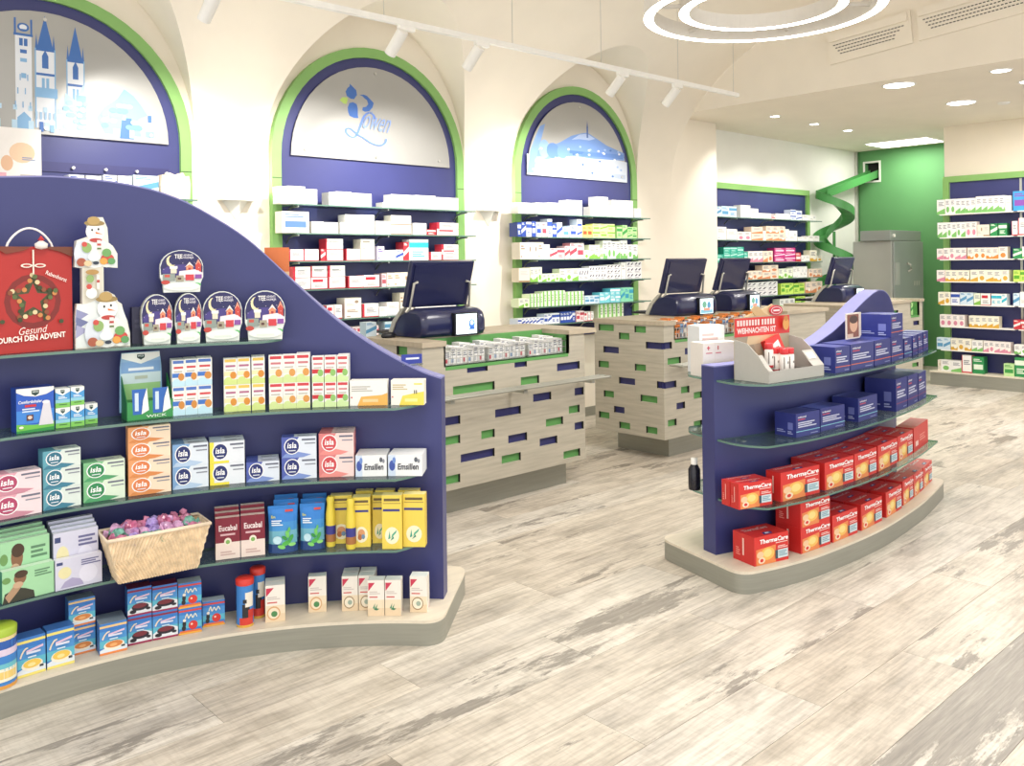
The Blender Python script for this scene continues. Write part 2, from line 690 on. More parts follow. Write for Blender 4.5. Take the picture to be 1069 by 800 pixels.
# downlights
k = 0
dl_lab = ['round recessed downlight left of the other big ones, under bulkhead', 'round recessed downlight nearest the cream wall above shelves', 'small oval downlight just right of the first vent', 'downlight cut off by the right picture edge', 'hidden downlight one', 'hidden downlight two']
for i, (x, y) in enumerate(DOWN[:4]):
    r = .125 if i in (0, 1) else .07
    root = empty('ceiling_downlight', (x, y, CEIL), label=dl_lab[i], cat='downlight', group='recessed ceiling downlights')
    m = MB()
    m.lathe([(r, -.003), (r + .012, -.01), (r + .022, -.003), (r + .022, 0)], 28)
    m.build('trim_ring', 'white_plastic', root)
    m = MB()
    m.lathe([(r, -.006), (0, -.004)], 28)
    m.build('diffuser', 'led', root)
for i, (x, y) in enumerate(SMALLDOWN):
    root = empty('spot_downlight', (x, y, CEIL), label='small spot downlight, %s from the vault, in row by white wall' % ORD[i], cat='downlight', group='small spot downlights')
    m = MB()
    m.lathe([(.045, -.003), (.06, -.01), (.07, 0)], 20)
    m.build('trim_ring', 'white_plastic', root)
    m = MB()
    m.lathe([(.045, -.008), (0, -.01)], 20)
    m.build('diffuser', 'led', root)
root = empty('ceiling_light_panel', (11.95, 5.1, CEIL), label='rectangular glowing ceiling light panel before the green wall', cat='light panel')
m = MB()
m.box(-.3, .3, -.42, .42, -.012, 0)
m.build('panel_frame', 'white_plastic', root)
m = MB()
m.box(-.28, .28, -.4, .4, -.016, -.012)
m.build('diffuser', 'led_soft', root)
m = MB()
m.lathe([(.05, -.015), (.06, 0)], 18)
o = m.build('smoke_detector', 'white_plastic')
o.location = (9.75, 3.15, CEIL)
tag(o, 'small round white smoke detector beside the downlight', 'detector')

# ring pendant
root = empty('ring_pendant_lamp', RING, label='double ring pendant lamp glowing white below the vault', cat='lamp')
for R_, nm, dz in ((.585, 'outer_ring', 0), (.40, 'inner_ring', .02)):
    m = MB()
    n = 64
    pr = [(R_ - .025, -.01), (R_ + .025, -.01), (R_ + .025, .07), (R_ - .025, .07)]
    vv = [(r * math.cos(2 * math.pi * j / n), r * math.sin(2 * math.pi * j / n), z + dz) for r, z in pr for j in range(n)]
    m.mesh(vv, [(a * n + j, a * n + (j + 1) % n, b * n + (j + 1) % n, b * n + j) for a, b in ((1, 2), (2, 3), (3, 0)) for j in range(n)], smooth=False)
    ro = m.build(nm, 'lamp_ring', root)
    m = MB()
    m.mesh(vv, [(j, (j + 1) % n, n + (j + 1) % n, n + j) for j in range(n)])
    lo = m.build('light_strip', 'led', ro)
for k in range(6):
    a = 2 * math.pi * k / 6 + .3
    m = MB()
    m.tube([(.40 * math.cos(a), .40 * math.sin(a), .03), (.585 * math.cos(a), .585 * math.sin(a), .03)], .012, 6)
    m.build('spacer_bar', 'lamp_ring', root)
zt = vault_main(RING[1]) - RING[2]
for k in range(3):
    a = 2 * math.pi * k / 3 + 1.2
    m = MB()
    m.tube([(.585 * math.cos(a), .585 * math.sin(a), .06), (.585 * math.cos(a), .585 * math.sin(a), zt)], .0025, 5)
    m.build('suspension_wire', 'brushed', root)

# light track with spots along the arch wall
TY, TZ = 4.58, 3.05
root = empty('light_track', (0, TY, TZ), label='long white ceiling light track hanging before the arches', cat='light track')
m = MB()
m.box(1.2, 7.12, -.018, .018, -.018, .018)
m.build('rail', 'white_plastic', root)
for x in (1.9, 3.15, 4.25, 5.2, 6.2, 7.05):
    m = MB()
    m.tube([(x, 0, .01), (x, 0, max(lun(x), vault_main(TY)) - TZ)], .0025, 5)
    m.build('suspension_wire', 'brushed', root)
heads = [(2.05, 'far left track spotlight aimed at the cathedral picture arch'), (3.28, 'white track spotlight above the middle arch, left of the pair'), (3.92, 'white track spotlight right above the middle arch edge'), (5.42, 'white tilted track spotlight above the right arch'), (6.15, 'white track spotlight nearest the track end')]
for i, (x, lab) in enumerate(heads):
    root = empty('track_spotlight', (x, TY, TZ - .018), label=lab, cat='spotlight', group='track spotlights')
    m = MB()
    m.box(-.02, .10, -.016, .016, -.03, 0)
    m.build('driver_box', 'white_plastic', root)
    m = MB()
    m.tube([(0, 0, -.03), (0, .01, -.06)], .009, 8)
    m.build('bracket', 'brushed', root)
    m = MB()
    m.tube([(-.01, -.035, -.045), (-.03, .085, -.175)], .038, 16)
    m.build('spot_barrel', 'white_plastic', root)
    lamp('track_spot_lamp', 'SPOT', (x - .034, TY + .11, TZ - .235), 88, .03, aim=(x + .1, YA, 1.82), spot=85, blend=.8)

# wall sconces on the piers
for i, x in enumerate((2.72, 5.06)):
    root = empty('wall_sconce', (x, YA, 1.97), label=['white triangular wall sconce on the pier left of middle arch', 'white triangular wall sconce on the pier between two arches'][i], cat='sconce', group='pier sconces')
    m = MB()
    m.box(-.13, .13, -.10, 0, -.01, .01)
    m.build('top_plate', 'white_plastic', root)
    m = MB()
    m.mesh([(-.095, 0, -.01), (.095, 0, -.01), (0, -.085, -.01), (0, -.01, -.14), (0, 0, -.14)], [(0, 1, 2), (0, 2, 3), (1, 3, 2), (0, 3, 4), (1, 4, 3)])
    m.build('cone_body', 'white_plastic', root)
    lamp('sconce_lamp', 'AREA', (x, YA - .07, 2.0), 6, .12, aim=(x, YA - .03, 3.0))

# ================================================================== PATHS, SHELVES, CARTONS


class Path:
    """plan curve of a shelf back, left to right as seen; s > 0 is toward the customers"""

    def __init__(s, pts):
        p = np.array(pts, float)
        d = np.r_[0, np.cumsum(np.hypot(*np.diff(p, axis=0).T))]
        q = np.linspace(0, d[-1], 240)
        s.p = np.c_[np.interp(q, d, p[:, 0]), np.interp(q, d, p[:, 1])]
        s.len = d[-1]
        t = np.gradient(s.p, axis=0)
        t /= np.hypot(t[:, 0], t[:, 1])[:, None]
        s.n = np.c_[t[:, 1], -t[:, 0]]

    def off(s, d):
        return s.p + s.n * (d[:, None] if isinstance(d, np.ndarray) else d)

    def find(s, px, z, d):
        q = s.off(d)
        v = np.c_[q, np.full(len(q), z)] - _C
        xs_ = 534.5 + FPX * (v @ _R) / (v @ _F)
        i = np.interp(px, xs_, np.arange(len(q)))
        if px > xs_[-1] or px < xs_[0]:      # extrapolate
            e = (len(q) - 1) if px > xs_[-1] else 0
            g = 1 if e else -1
            b = q[e] + (q[e] - q[e - g]) * 20
            vb = np.array([b[0], b[1], z]) - _C
            xb = 534.5 + FPX * (vb @ _R) / (vb @ _F)
            return q[e] + (b - q[e]) * (px - xs_[e]) / (xb - xs_[e])
        k = min(int(i), len(q) - 2)
        return q[k] + (q[k + 1] - q[k]) * (i - k)


def catmull(P, n=20):
    P = [np.array(p, float) for p in P]
    P = [2 * P[0] - P[1]] + P + [2 * P[-1] - P[-2]]
    out = []
    for i in range(1, len(P) - 2):
        for t in np.linspace(0, 1, n, endpoint=False):
            a, b, c, d = P[i - 1:i + 3]
            out.append(.5 * (2 * b + (c - a) * t + (2 * a - 5 * b + 4 * c - d) * t * t + (3 * b - a - 3 * c + d) * t ** 3))
    out.append(P[-2])
    return np.array(out)


def ribbon(m, inner, outer, z0, z1, mi_top=0, mi_side=0, smooth=True, col=None):
    """solid between two plan polylines; z0/z1 scalars or arrays"""
    n = len(inner)
    z0 = np.full(n, z0) if np.isscalar(z0) else z0
    z1 = np.full(n, z1) if np.isscalar(z1) else z1
    A = [(inner[i][0], inner[i][1], z0[i]) for i in range(n)]
    B = [(outer[i][0], outer[i][1], z0[i]) for i in range(n)]
    C_ = [(outer[i][0], outer[i][1], z1[i]) for i in range(n)]
    D_ = [(inner[i][0], inner[i][1], z1[i]) for i in range(n)]
    for i in range(n - 1):
        m.face([A[i], A[i + 1], B[i + 1], B[i]], col, mi_top)
        m.face([D_[i], C_[i], C_[i + 1], D_[i + 1]], col, mi_top)
    m.mesh(B + C_, [(i, i + 1, n + i + 1, n + i) for i in range(n - 1)], col, mi_side, smooth)
    m.mesh(A + D_, [(i, n + i, n + i + 1, i + 1) for i in range(n - 1)], col, mi_side, smooth)
    m.face([A[0], B[0], C_[0], D_[0]], col, mi_side)
    m.face([A[-1], D_[-1], C_[-1], B[-1]], col, mi_side)


CART = {}


def carton(key, base, front=(), side=None, top=None, left=(), right=(), toparts=()):
    """unit carton: x -.5...5, y 0 (front)..1, z 0..1, print as flat coloured shapes"""
    if key in CART:
        return CART[key]
    m = MB()
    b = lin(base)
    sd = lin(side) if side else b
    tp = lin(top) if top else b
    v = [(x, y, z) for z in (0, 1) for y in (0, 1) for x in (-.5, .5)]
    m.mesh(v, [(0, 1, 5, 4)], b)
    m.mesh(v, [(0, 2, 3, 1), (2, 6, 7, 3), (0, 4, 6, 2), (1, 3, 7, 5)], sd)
    m.mesh(v, [(4, 5, 7, 6)], tp)
    m.art(front, lambda u, v, h: (u - .5, -h, v), .003)
    m.art(left, lambda u, v, h: (-.5 - h, 1 - u, v), .003)
    m.art(right, lambda u, v, h: (.5 + h, u, v), .003)
    m.art(toparts, lambda u, v, h: (u - .5, v, 1 + h), .003)
    me = m.data(key)
    me.materials.append(MATS['print'])
    CART[key] = me
    return me


def put(me, name, A, B, z, H, D, label, cat, group=None, back=0.0, shrink=.985, yaw=0.0):
    """carton mesh with its front bottom edge from A to B (plan points)"""
    A, B = np.array(A), np.array(B)
    d = B - A
    W = float(np.hypot(*d))
    t = d / W
    nrm = np.array([-t[1], t[0]])          # away from the customer
    c = (A + B) / 2 + nrm * back
    o = bpy.data.objects.new(name, me)
    COL.objects.link(o)
    o.location = (c[0], c[1], z)
    o.rotation_euler = (0, 0, math.atan2(t[1], t[0]) + yaw)
    o.scale = (W * shrink, D, H)
    return tag(o, label, cat, group)


def hpx(P, h):
    return h * depth(P[0], P[1]) / FPX


# ---- plain stock cartons for the wall shelves
W0 = '#f4f2ee'
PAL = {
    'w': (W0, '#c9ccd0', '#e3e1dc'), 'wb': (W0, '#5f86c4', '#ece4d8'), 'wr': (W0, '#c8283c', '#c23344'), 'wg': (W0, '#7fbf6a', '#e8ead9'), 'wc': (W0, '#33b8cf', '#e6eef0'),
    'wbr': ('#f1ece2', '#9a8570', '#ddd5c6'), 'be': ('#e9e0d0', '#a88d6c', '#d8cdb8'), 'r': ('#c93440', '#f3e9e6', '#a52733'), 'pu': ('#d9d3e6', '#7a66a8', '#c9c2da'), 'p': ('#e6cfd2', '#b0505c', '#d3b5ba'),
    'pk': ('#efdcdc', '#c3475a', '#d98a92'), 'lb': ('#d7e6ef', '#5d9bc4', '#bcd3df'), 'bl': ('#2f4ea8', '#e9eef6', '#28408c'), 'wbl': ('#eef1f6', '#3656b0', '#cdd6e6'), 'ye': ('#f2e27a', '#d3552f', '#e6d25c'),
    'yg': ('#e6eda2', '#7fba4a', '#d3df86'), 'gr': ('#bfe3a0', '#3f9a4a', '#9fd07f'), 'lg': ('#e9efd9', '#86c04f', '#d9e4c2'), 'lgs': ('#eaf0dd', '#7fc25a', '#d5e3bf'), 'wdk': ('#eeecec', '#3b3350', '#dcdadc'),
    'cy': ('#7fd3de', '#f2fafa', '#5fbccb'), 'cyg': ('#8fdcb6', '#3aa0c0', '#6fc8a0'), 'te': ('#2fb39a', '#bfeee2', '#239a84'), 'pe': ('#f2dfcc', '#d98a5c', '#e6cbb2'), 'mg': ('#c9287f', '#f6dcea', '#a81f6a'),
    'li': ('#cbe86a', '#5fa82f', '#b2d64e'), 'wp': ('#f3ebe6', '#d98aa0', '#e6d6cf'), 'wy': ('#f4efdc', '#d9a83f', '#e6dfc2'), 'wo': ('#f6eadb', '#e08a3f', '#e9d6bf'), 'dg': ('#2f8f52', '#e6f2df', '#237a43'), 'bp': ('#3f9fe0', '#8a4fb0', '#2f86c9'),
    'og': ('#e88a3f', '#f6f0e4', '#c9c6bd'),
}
DESC = {'w': 'plain white carton', 'wb': 'white carton with blue print', 'wr': 'white carton with red edge', 'wg': 'white carton with green print', 'wc': 'white carton with cyan patch', 'wbr': 'off-white carton with brown print', 'be': 'beige carton', 'r': 'red carton', 'pu': 'lilac carton', 'p': 'dusty pink carton', 'pk': 'pink and red carton', 'lb': 'pale blue carton', 'bl': 'dark blue carton', 'wbl': 'white and blue carton', 'ye': 'yellow carton', 'yg': 'yellow-green carton', 'gr': 'light green carton', 'lg': 'pale carton with green patch', 'lgs': 'pale carton with green stripe', 'wdk': 'white carton with dark marks', 'cy': 'turquoise carton', 'cyg': 'mint carton', 'te': 'teal carton', 'pe': 'peach carton', 'mg': 'magenta carton', 'li': 'lime green carton', 'wp': 'white and rose carton', 'wy': 'white and yellow carton', 'wo': 'white and orange carton', 'dg': 'dark green carton', 'bp': 'blue and violet carton', 'og': 'orange-topped carton'}


def stock(code, var=0):
    b, a, s = PAL[code]
    ln = '#9a9aa0'
    if code == 'wr':
        f = [('r', 0, 0, 1, .07, a), ('r', 0, .0, .07, 1, a), ('l', .2, .45, .85, .75, 3, ln)] if var == 0 else [('r', .1, .6, .75, .85, a), ('l', .2, .15, .85, .45, 3, ln), ('r', 0, 0, 1, .05, a)]
        if var == 2:
            f = [('r', 0, 0, .12, 1, a), ('l', .25, .3, .85, .7, 4, ln), ('r', 0, 0, 1, .05, a)]
    elif code in ('wg', 'lg', 'wy', 'wo', 'wp', 'pe'):
        f = [('r', 0, 0, 1, .28, a), ('l', .15, .5, .8, .85, 3, ln), ('e', .68, .28, .22, .14, '#f6f3e6')] if var != 1 else [('e', .5, .3, .3, .2, a), ('l', .15, .62, .8, .9, 3, ln)]
        if var == 2:
            f = [('p', [(0, 0), (1, 0), (1, .4), (0, .15)], a), ('l', .2, .55, .9, .85, 3, ln)]
    elif code == 'lgs':
        f = [('r', .15, 0, .55, 1, a), ('l', .62, .3, .95, .8, 3, ln)]
    elif code == 'wdk':
        f = [('p', [(.1, .5), (.35, .85), (.45, .75), (.25, .42)], a), ('p', [(.55, .5), (.8, .85), (.9, .75), (.7, .42)], a), ('l', .1, .1, .8, .3, 2, ln)]
    elif code in ('w', 'wbr', 'be', 'pu'):
        f = [('l', .15, .55, .8, .85, 2, '#bdbcb8' if code == 'w' else a), ('r', .12, .12, .35, .2, a)] if var != 1 else [('e', .72, .6, .12, .16, a), ('l', .12, .2, .6, .45, 2, '#c4c3c0')]
        if var == 2:
            f = [('r', 0, 0, 1, .12, a), ('l', .15, .5, .85, .8, 3, '#c4c3c0')]
    else:
        f = [('r', .0, .6, 1, .85, a), ('l', .15, .15, .8, .45, 3, a)] if var != 1 else [('p', [(0, .2), (1, .5), (1, .75), (0, .45)], a), ('l', .1, .8, .7, .95, 2, a)]
        if var == 2:
            f = [('r', .1, .25, .9, .55, a), ('l', .1, .7, .8, .9, 2, a)]
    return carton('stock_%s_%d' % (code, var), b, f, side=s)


def stock_row(path, s, z, items, org, sc, unit, shelf, zspan, D=.11):
    """items: (x0, x1, h, code[, n[, levels]]) in pixels of a zoom; org/sc map them to the photograph"""
    col = 0
    for it in items:
        x0, x1, h, code = it[:4]
        n = it[4] if len(it) > 4 else 1
        lv = it[5] if len(it) > 5 else 1
        for k in range(n):
            a = org + (x0 + (x1 - x0) * k / n) * sc
            b = org + (x0 + (x1 - x0) * (k + 1) / n) * sc
            A, B = path.find(a, z, s), path.find(b, z, s)
            H = min(hpx((A + B) / 2, h * sc), zspan)
            for L_ in range(lv):
                lab = '%s%s, %s from left on the %s shelf of %s' % ('' if lv == 1 else ('lower ', 'upper ' if lv == 2 else 'middle ', 'topmost ')[L_], DESC[code], ORD[col], shelf, unit)
                put(stock(code, random.randrange(3)), 'medicine_box', A, B, z + L_ * H / lv, H / lv * .995, D * random.uniform(.85, 1), lab, 'carton', 'stock on ' + unit)
            col += 1


# ================================================================== ARCHED WALL UNITS
SHZ = [1.94, 1.735, 1.535, 1.333, 1.11, .95]
SHN = ['top', 'second', 'third', 'fourth', 'fifth', 'sixth']


def arch_outline(xc, hw, zb, zs, rise, n=28):
    return [(xc - hw, zb)] + [(xc - hw * math.cos(math.pi * k / n), zs + rise * math.sin(math.pi * k / n)) for k in range(n + 1)] + [(xc + hw, zb)]


def arch_unit(xc, hw, label, draw):
    root = empty('arched_wall_shelf', (xc, YA, 0), label=label, cat='wall shelf', group='arched wall shelves')
    rise = .895
    # frame
    o_ = arch_outline(0, hw, .80, ZS, rise)
    i_ = arch_outline(0, hw - .075, .80, ZS, rise - .075)
    m = MB()
    n = len(o_)
    for a, b in zip(range(n - 1), range(1, n)):
        q = [o_[a], o_[b], i_[b], i_[a]]
        m.face([(x, -.045, z) for x, z in q])
        m.face([(i_[a][0], -.045, i_[a][1]), (i_[b][0], -.045, i_[b][1]), (i_[b][0], 0, i_[b][1]), (i_[a][0], 0, i_[a][1])])
        m.face([(o_[a][0], 0, o_[a][1]), (o_[b][0], 0, o_[b][1]), (o_[b][0], -.045, o_[b][1]), (o_[a][0], -.045, o_[a][1])])
    m.build('green_frame', 'green_trim', root)
    m = MB()
    for s in (-1, 1):
        m.box(min(s * hw, s * (hw - .075)), max(s * hw, s * (hw - .075)), -.0456, -.044, 2.135, 2.14)
    m.build('frame_joint', 'slot_dark', root)
    m = MB()
    m.prism(i_, -.02, -.006, lambda x, z, a: (x, a, z))
    m.build('back_panel', 'navy', root)
    # picture
    po = [(-(hw - .155), 2.31)] + [(-(hw - .155) * math.cos(math.pi * k / 28), 2.31 + .735 * math.sin(math.pi * k / 28)) for k in range(29)] + [((hw - .155), 2.31)]
    m = MB()
    m.prism(po, -.042, -.034, lambda x, z, a: (x, a, z))
    pic = m.build('picture_panel', 'picture_silver', root)
    m = MB()
    W = 2 * (hw - .155)
    m.art(draw, lambda u, v, h: ((u - .5) * W, -.042 - h, 2.31 + v * .735), .00005)
    m.build('picture_print', 'print', pic)
    for x, z in ((0, 3.0), (0, 2.345), (-.62, 2.36), (.62, 2.36)):
        m = MB()
        m.tube([(x, -.034, z), (x, -.05, z)], .011, 10)
        m.build('bolt', 'brushed', pic)
    # shelves + brackets
    for z in SHZ:
        m = MB()
        b0 = [(-hw + .08, -.02), (hw - .05, -.02)]
        b1 = [(-hw + .08, -.25), (hw - .05, -.25)]
        ribbon(m, b0, b1, z - .01, z, 0, 1, False)
        m.build('glass_shelf', ['glass', 'glass_edge'], root)
        for x in (-hw + .12, 0, hw - .1):
            m = MB()
            m.tube([(x, -.02, z - .07), (x, -.06, z - .03), (x, -.12, z - .017), (x, -.2, z - .015)], .007, 6)
            m.build('bracket', 'brushed', root)
    return Path([(xc - hw + .08, YA - .03), (xc + hw - .02, YA - .03)])


# prints ---------------------------------------------------------------
BL, LB, PB = '#3f6fb5', '#86b4dc', '#bcd9ec'


def tower(cx, w, b, body, spire, col=BL):
    r = [('r', cx - w, b, cx + w, body, '#e4e8ee'), ('r', cx - w, body - .02, cx + w, body, col), ('r', cx - w * 1.15, b, cx - w, body, LB), ('r', cx + w, b, cx + w * 1.15, body, LB)]
    r += [('p', [(cx - w * .9, body), (cx + w * .9, body), (cx, spire)], col), ('p', [(cx - w * 1.1, body), (cx - w * .8, body), (cx - w * .95, body + .12)], col), ('p', [(cx + w * .8, body), (cx + w * 1.1, body), (cx + w * .95, body + .12)], col)]
    r += [('p', [(cx - w * .35, body - .16), (cx + w * .35, body - .16), (cx + w * .35, body - .06), (cx, body - .01), (cx - w * .35, body - .06)], col)]
    r += [('r', cx - w * .4, body - .38, cx - w * .08, body - .24, LB), ('r', cx + w * .08, body - .38, cx + w * .4, body - .24, LB), ('r', cx - w, body - .22, cx + w, body - .2, col)]
    return r


cath = []
cath += tower(.585, .034, .05, .70, .97) + tower(.70, .031, .05, .64, .92)
cath += [('r', .475, .05, .535, .80, '#e4e8ee'), ('r', .47, .78, .54, .80, BL), ('e', .505, .85, .022, .035, BL), ('e', .505, .85, .014, .022, '#e4e8ee'), ('r', .472, .79, .479, .92, BL), ('r', .531, .79, .538, .92, BL), ('r', .493, .82, .517, .835, BL)]
cath += [('r', .49, .70, .503, .76, BL), ('r', .507, .70, .52, .76, BL), ('r', .493, .64, .517, .67, BL), ('r', .493, .57, .517, .6, LB), ('r', .496, .44, .514, .48, LB), ('p', [(.48, .02), (.53, .02), (.53, .12), (.505, .17), (.48, .12)], LB)]
cath += [('r', .545, .30, .63, .38, LB), ('p', [(.635, .05), (.76, .05), (.755, .3), (.73, .45), (.70, .3), (.66, .36)], PB), ('r', .7, .1, .74, .35, LB)]
cath += [('p', [(.80, .05), (.93, .05), (.92, .2), (.96, .24), (.93, .33), (.9, .4), (.86, .45), (.83, .36), (.80, .28), (.78, .18)], LB), ('p', [(.84, .02), (.9, .02), (.89, .2), (.85, .2)], BL)]
for k in range(9):
    cath.append(('r', .40 + k * .06, .03, .42 + k * .06, .10, PB))
    cath.append(('r', .41 + k * .055, .18, .425 + k * .055, .22, PB))
cath += [('r', .95, .05, .985, .1, LB), ('r', .96, .18, .975, .24, BL), ('p', [(.0, .02), (.40, .02), (.40, .2), (.3, .3), (.2, .22), (.1, .34), (.0, .2)], PB), ('r', .18, .2, .22, .5, LB), ('p', [(.17, .5), (.23, .5), (.2, .62)], BL)]



def shift_art(items):
    out = []
    f = lambda u: u - (.085 if u < .78 else .085 - .035 * min(1, (u - .78) / .05))
    for it in items:
        if it[0] == 'r':
            out.append(('r', f(it[1]), it[2], f(it[3]), it[4], it[5]))
        elif it[0] == 'e':
            out.append(('e', f(it[1]), *it[2:]))
        else:
            out.append(('p', [(f(u), v) for u, v in it[1]], it[2]))
    return out


cath += [('r', .472 + k * .009, .2 + (k % 3) * .11, .476 + k * .009, .25 + (k % 3) * .11, LB) for k in range(7)]
cath += [('e', .80 + .02 * (k % 7), .12 + .045 * (k % 6), .016, .022, ('#6fa3d4', '#9cc4e4', '#86b4dc')[k % 3]) for k in range(20)]
cath += [('e', .66 + .013 * (k % 8), .08 + .05 * (k % 5), .013, .02, ('#a8d0ea', '#cfe6f2', '#94c2e2')[k % 3]) for k in range(22)]
cath += [('r', .545 + k * .017, .12, .553 + k * .017, .18, '#9cc0de') for k in range(5)] + [('r', .56, .02, .575, .1, BL), ('r', .60, .02, .615, .08, LB)]
cath = shift_art(cath)
land = [('p', [(.0, .0), (1, .0), (1, .28), (.62, .33), (.4, .30), (.2, .2), (.0, .26)], '#cdd6e2'), ('p', [(.04, .27), (.14, .34), (.30, .44), (.42, .55), (.52, .6), (.58, .62), (.64, .58), (.78, .48), (.97, .40), (.97, .30), (.8, .29), (.62, .28), (.45, .29), (.3, .26), (.15, .2)], '#6f93cf'),
        ('p', [(.42, .5), (.5, .58), (.58, .605), (.66, .55), (.6, .52), (.5, .52)], '#a9bce0'), ('r', .572, .55, .588, .68, '#4a68ac'), ('p', [(.572, .68), (.588, .68), (.58, .78)], '#3c5a9c'),
        ('p', [(.0, .02), (.06, .02), (.10, .3), (.14, .5), (.17, .66), (.12, .62), (.08, .48), (.03, .3)], '#7fa2d9'), ('e', .16, .34, .05, .12, '#8fb0de'), ('e', .24, .33, .06, .1, '#5f86c9'), ('e', .33, .33, .05, .09, '#6f96d2'), ('e', .12, .18, .05, .06, '#9fbce4'), ('e', .2, .12, .08, .05, '#8fb0de'),
        ('r', .4, .32, .95, .36, '#4f78c0'), ('p', [(.45, .06), (.98, .04), (.98, .1), (.6, .12)], '#b3c0d6'), ('p', [(.5, .3), (.96, .33), (.96, .38), (.55, .36)], '#5d84c8')]
random.seed(3)
for k in range(40):
    x = random.uniform(.05, .95)
    y_ = random.uniform(.03, .42)
    land.append(('e', x, y_, .012, .014, random.choice(['#e6ebf2', '#4a6fb5', '#9db6de', '#dfe6ee'])))


def stroke(pts, w0, w1, col):
    p = catmull(pts, 10)
    t = np.gradient(p, axis=0)
    t /= np.hypot(t[:, 0], t[:, 1])[:, None]
    n = np.c_[-t[:, 1], t[:, 0]]
    ww = np.linspace(w0, w1, len(p))[:, None]
    a, b = p + n * ww, p - n * ww
    return [('p', [tuple(a[i]), tuple(a[i + 1]), tuple(b[i + 1]), tuple(b[i])], col) for i in range(len(p) - 1)]


LO = '#3f6db8'


def lg(pts):      # logo points measured in the photograph zoom -> panel coordinates
    out = []
    for x, y_ in pts:
        q = U(335 + x * .11247, 75 + y_ * .1125, Y=YA - .042)
        out.append(((q[0] - (3.87 - .725)) / 1.45, (q[2] - 2.31) / .735))
    return out


logo = [('p', lg([(272, 110), (300, 140), (330, 170), (338, 215), (310, 255), (280, 250), (245, 225), (232, 185), (250, 150), (270, 135)]), LO),
        ('p', lg([(252, 330), (268, 290), (300, 282), (335, 300), (345, 340), (345, 400), (352, 430), (310, 428), (270, 410), (255, 370)]), LO),
        ('p', lg([(178, 262), (205, 235), (250, 240), (252, 265), (240, 300), (215, 295)]), '#b3d16a'),
        ('p', lg([(360, 215), (400, 212), (430, 225), (455, 265), (440, 270), (410, 250), (385, 225)]), LO),
        ('p', lg([(430, 225), (465, 262), (490, 290), (480, 330), (450, 365), (410, 372), (385, 358), (390, 330), (420, 325), (440, 300), (428, 262)]), LO)]
logo += stroke(lg([(500, 440), (485, 400), (445, 382), (405, 410), (375, 480), (345, 560), (315, 605), (270, 600), (235, 560), (240, 530), (275, 530), (330, 575), (400, 620), (470, 665), (540, 685), (585, 665), (602, 625)]), .0075, .006, '#5f80c8')
q0, q1 = lg([(400, 530), (640, 455)])
logo.append(('t', 'öwen', q0[0], q0[1] - .01, q1[0], q1[1] + .07, '#7f97c6', .35, math.radians(-8), .0))

PA = [arch_unit(1.51, .89, 'arched navy wall shelf with the blue cathedral picture', cath),
      arch_unit(3.87, .89, 'arched navy wall shelf with blue flower logo panel', logo),
      arch_unit(6.21, .86, 'arched navy wall shelf with the blue hill landscape picture', land)]
random.seed(11)
UM = 'middle arch'
O, S_ = 285, .21244
A1 = [
    [(35, 70, 85, 'w'), (70, 160, 88, 'w'), (160, 218, 76, 'w'), (275, 310, 65, 'w'), (310, 385, 70, 'w'), (385, 485, 65, 'w'), (540, 578, 26, 'w'), (580, 700, 67, 'w'), (700, 800, 68, 'w'), (802, 912, 62, 'w')],
    [(45, 178, 106, 'wb'), (190, 250, 58, 'w'), (250, 320, 55, 'w'), (330, 354, 55, 'w'), (355, 425, 94, 'w', 1, 2), (425, 500, 94, 'w', 1, 2), (505, 578, 65, 'w'), (580, 680, 94, 'wbr', 1, 2), (690, 755, 58, 'w'), (757, 800, 28, 'r'), (805, 912, 62, 'wr', 1, 2)],
    [(80, 150, 58, 'wr'), (150, 225, 58, 'wr'), (235, 258, 60, 'r'), (260, 345, 108, 'wr', 1, 2), (358, 430, 58, 'wr'), (432, 500, 105, 'wbr', 1, 2), (512, 548, 70, 'pu'), (550, 603, 50, 'w'), (605, 640, 52, 'wbl'), (642, 668, 90, 'r'), (670, 765, 102, 'wc'), (770, 828, 40, 'wr'), (830, 912, 76, 'wr', 1, 3)],
    [(100, 185, 112, 'wr', 1, 2), (187, 267, 112, 'wr', 1, 2), (271, 355, 112, 'wr', 1, 2), (370, 447, 58, 'wr'), (447, 523, 60, 'wr'), (535, 558, 65, 'p'), (560, 700, 68, 'be', 4), (710, 900, 60, 'w', 4)],
    [(100, 195, 55, 'wr'), (200, 262, 55, 'wr'), (265, 300, 68, 'wr'), (300, 340, 68, 'wr'), (352, 435, 98, 'wbr', 1, 2), (440, 520, 65, 'wr'), (522, 560, 45, 'w'), (560, 620, 65, 'w'), (625, 690, 108, 'be', 3), (700, 900, 70, 'w', 3)],
    [(200, 388, 50, 'p', 4), (390, 520, 60, 'pk', 5), (550, 600, 72, 'lb'), (602, 690, 70, 'w', 2)]]
for i, row in enumerate(A1):
    stock_row(PA[1], .18, SHZ[i] + .0005, row, O, S_, UM, SHN[i], .19)
UM = 'right arch'
O, S_ = 530, .18116
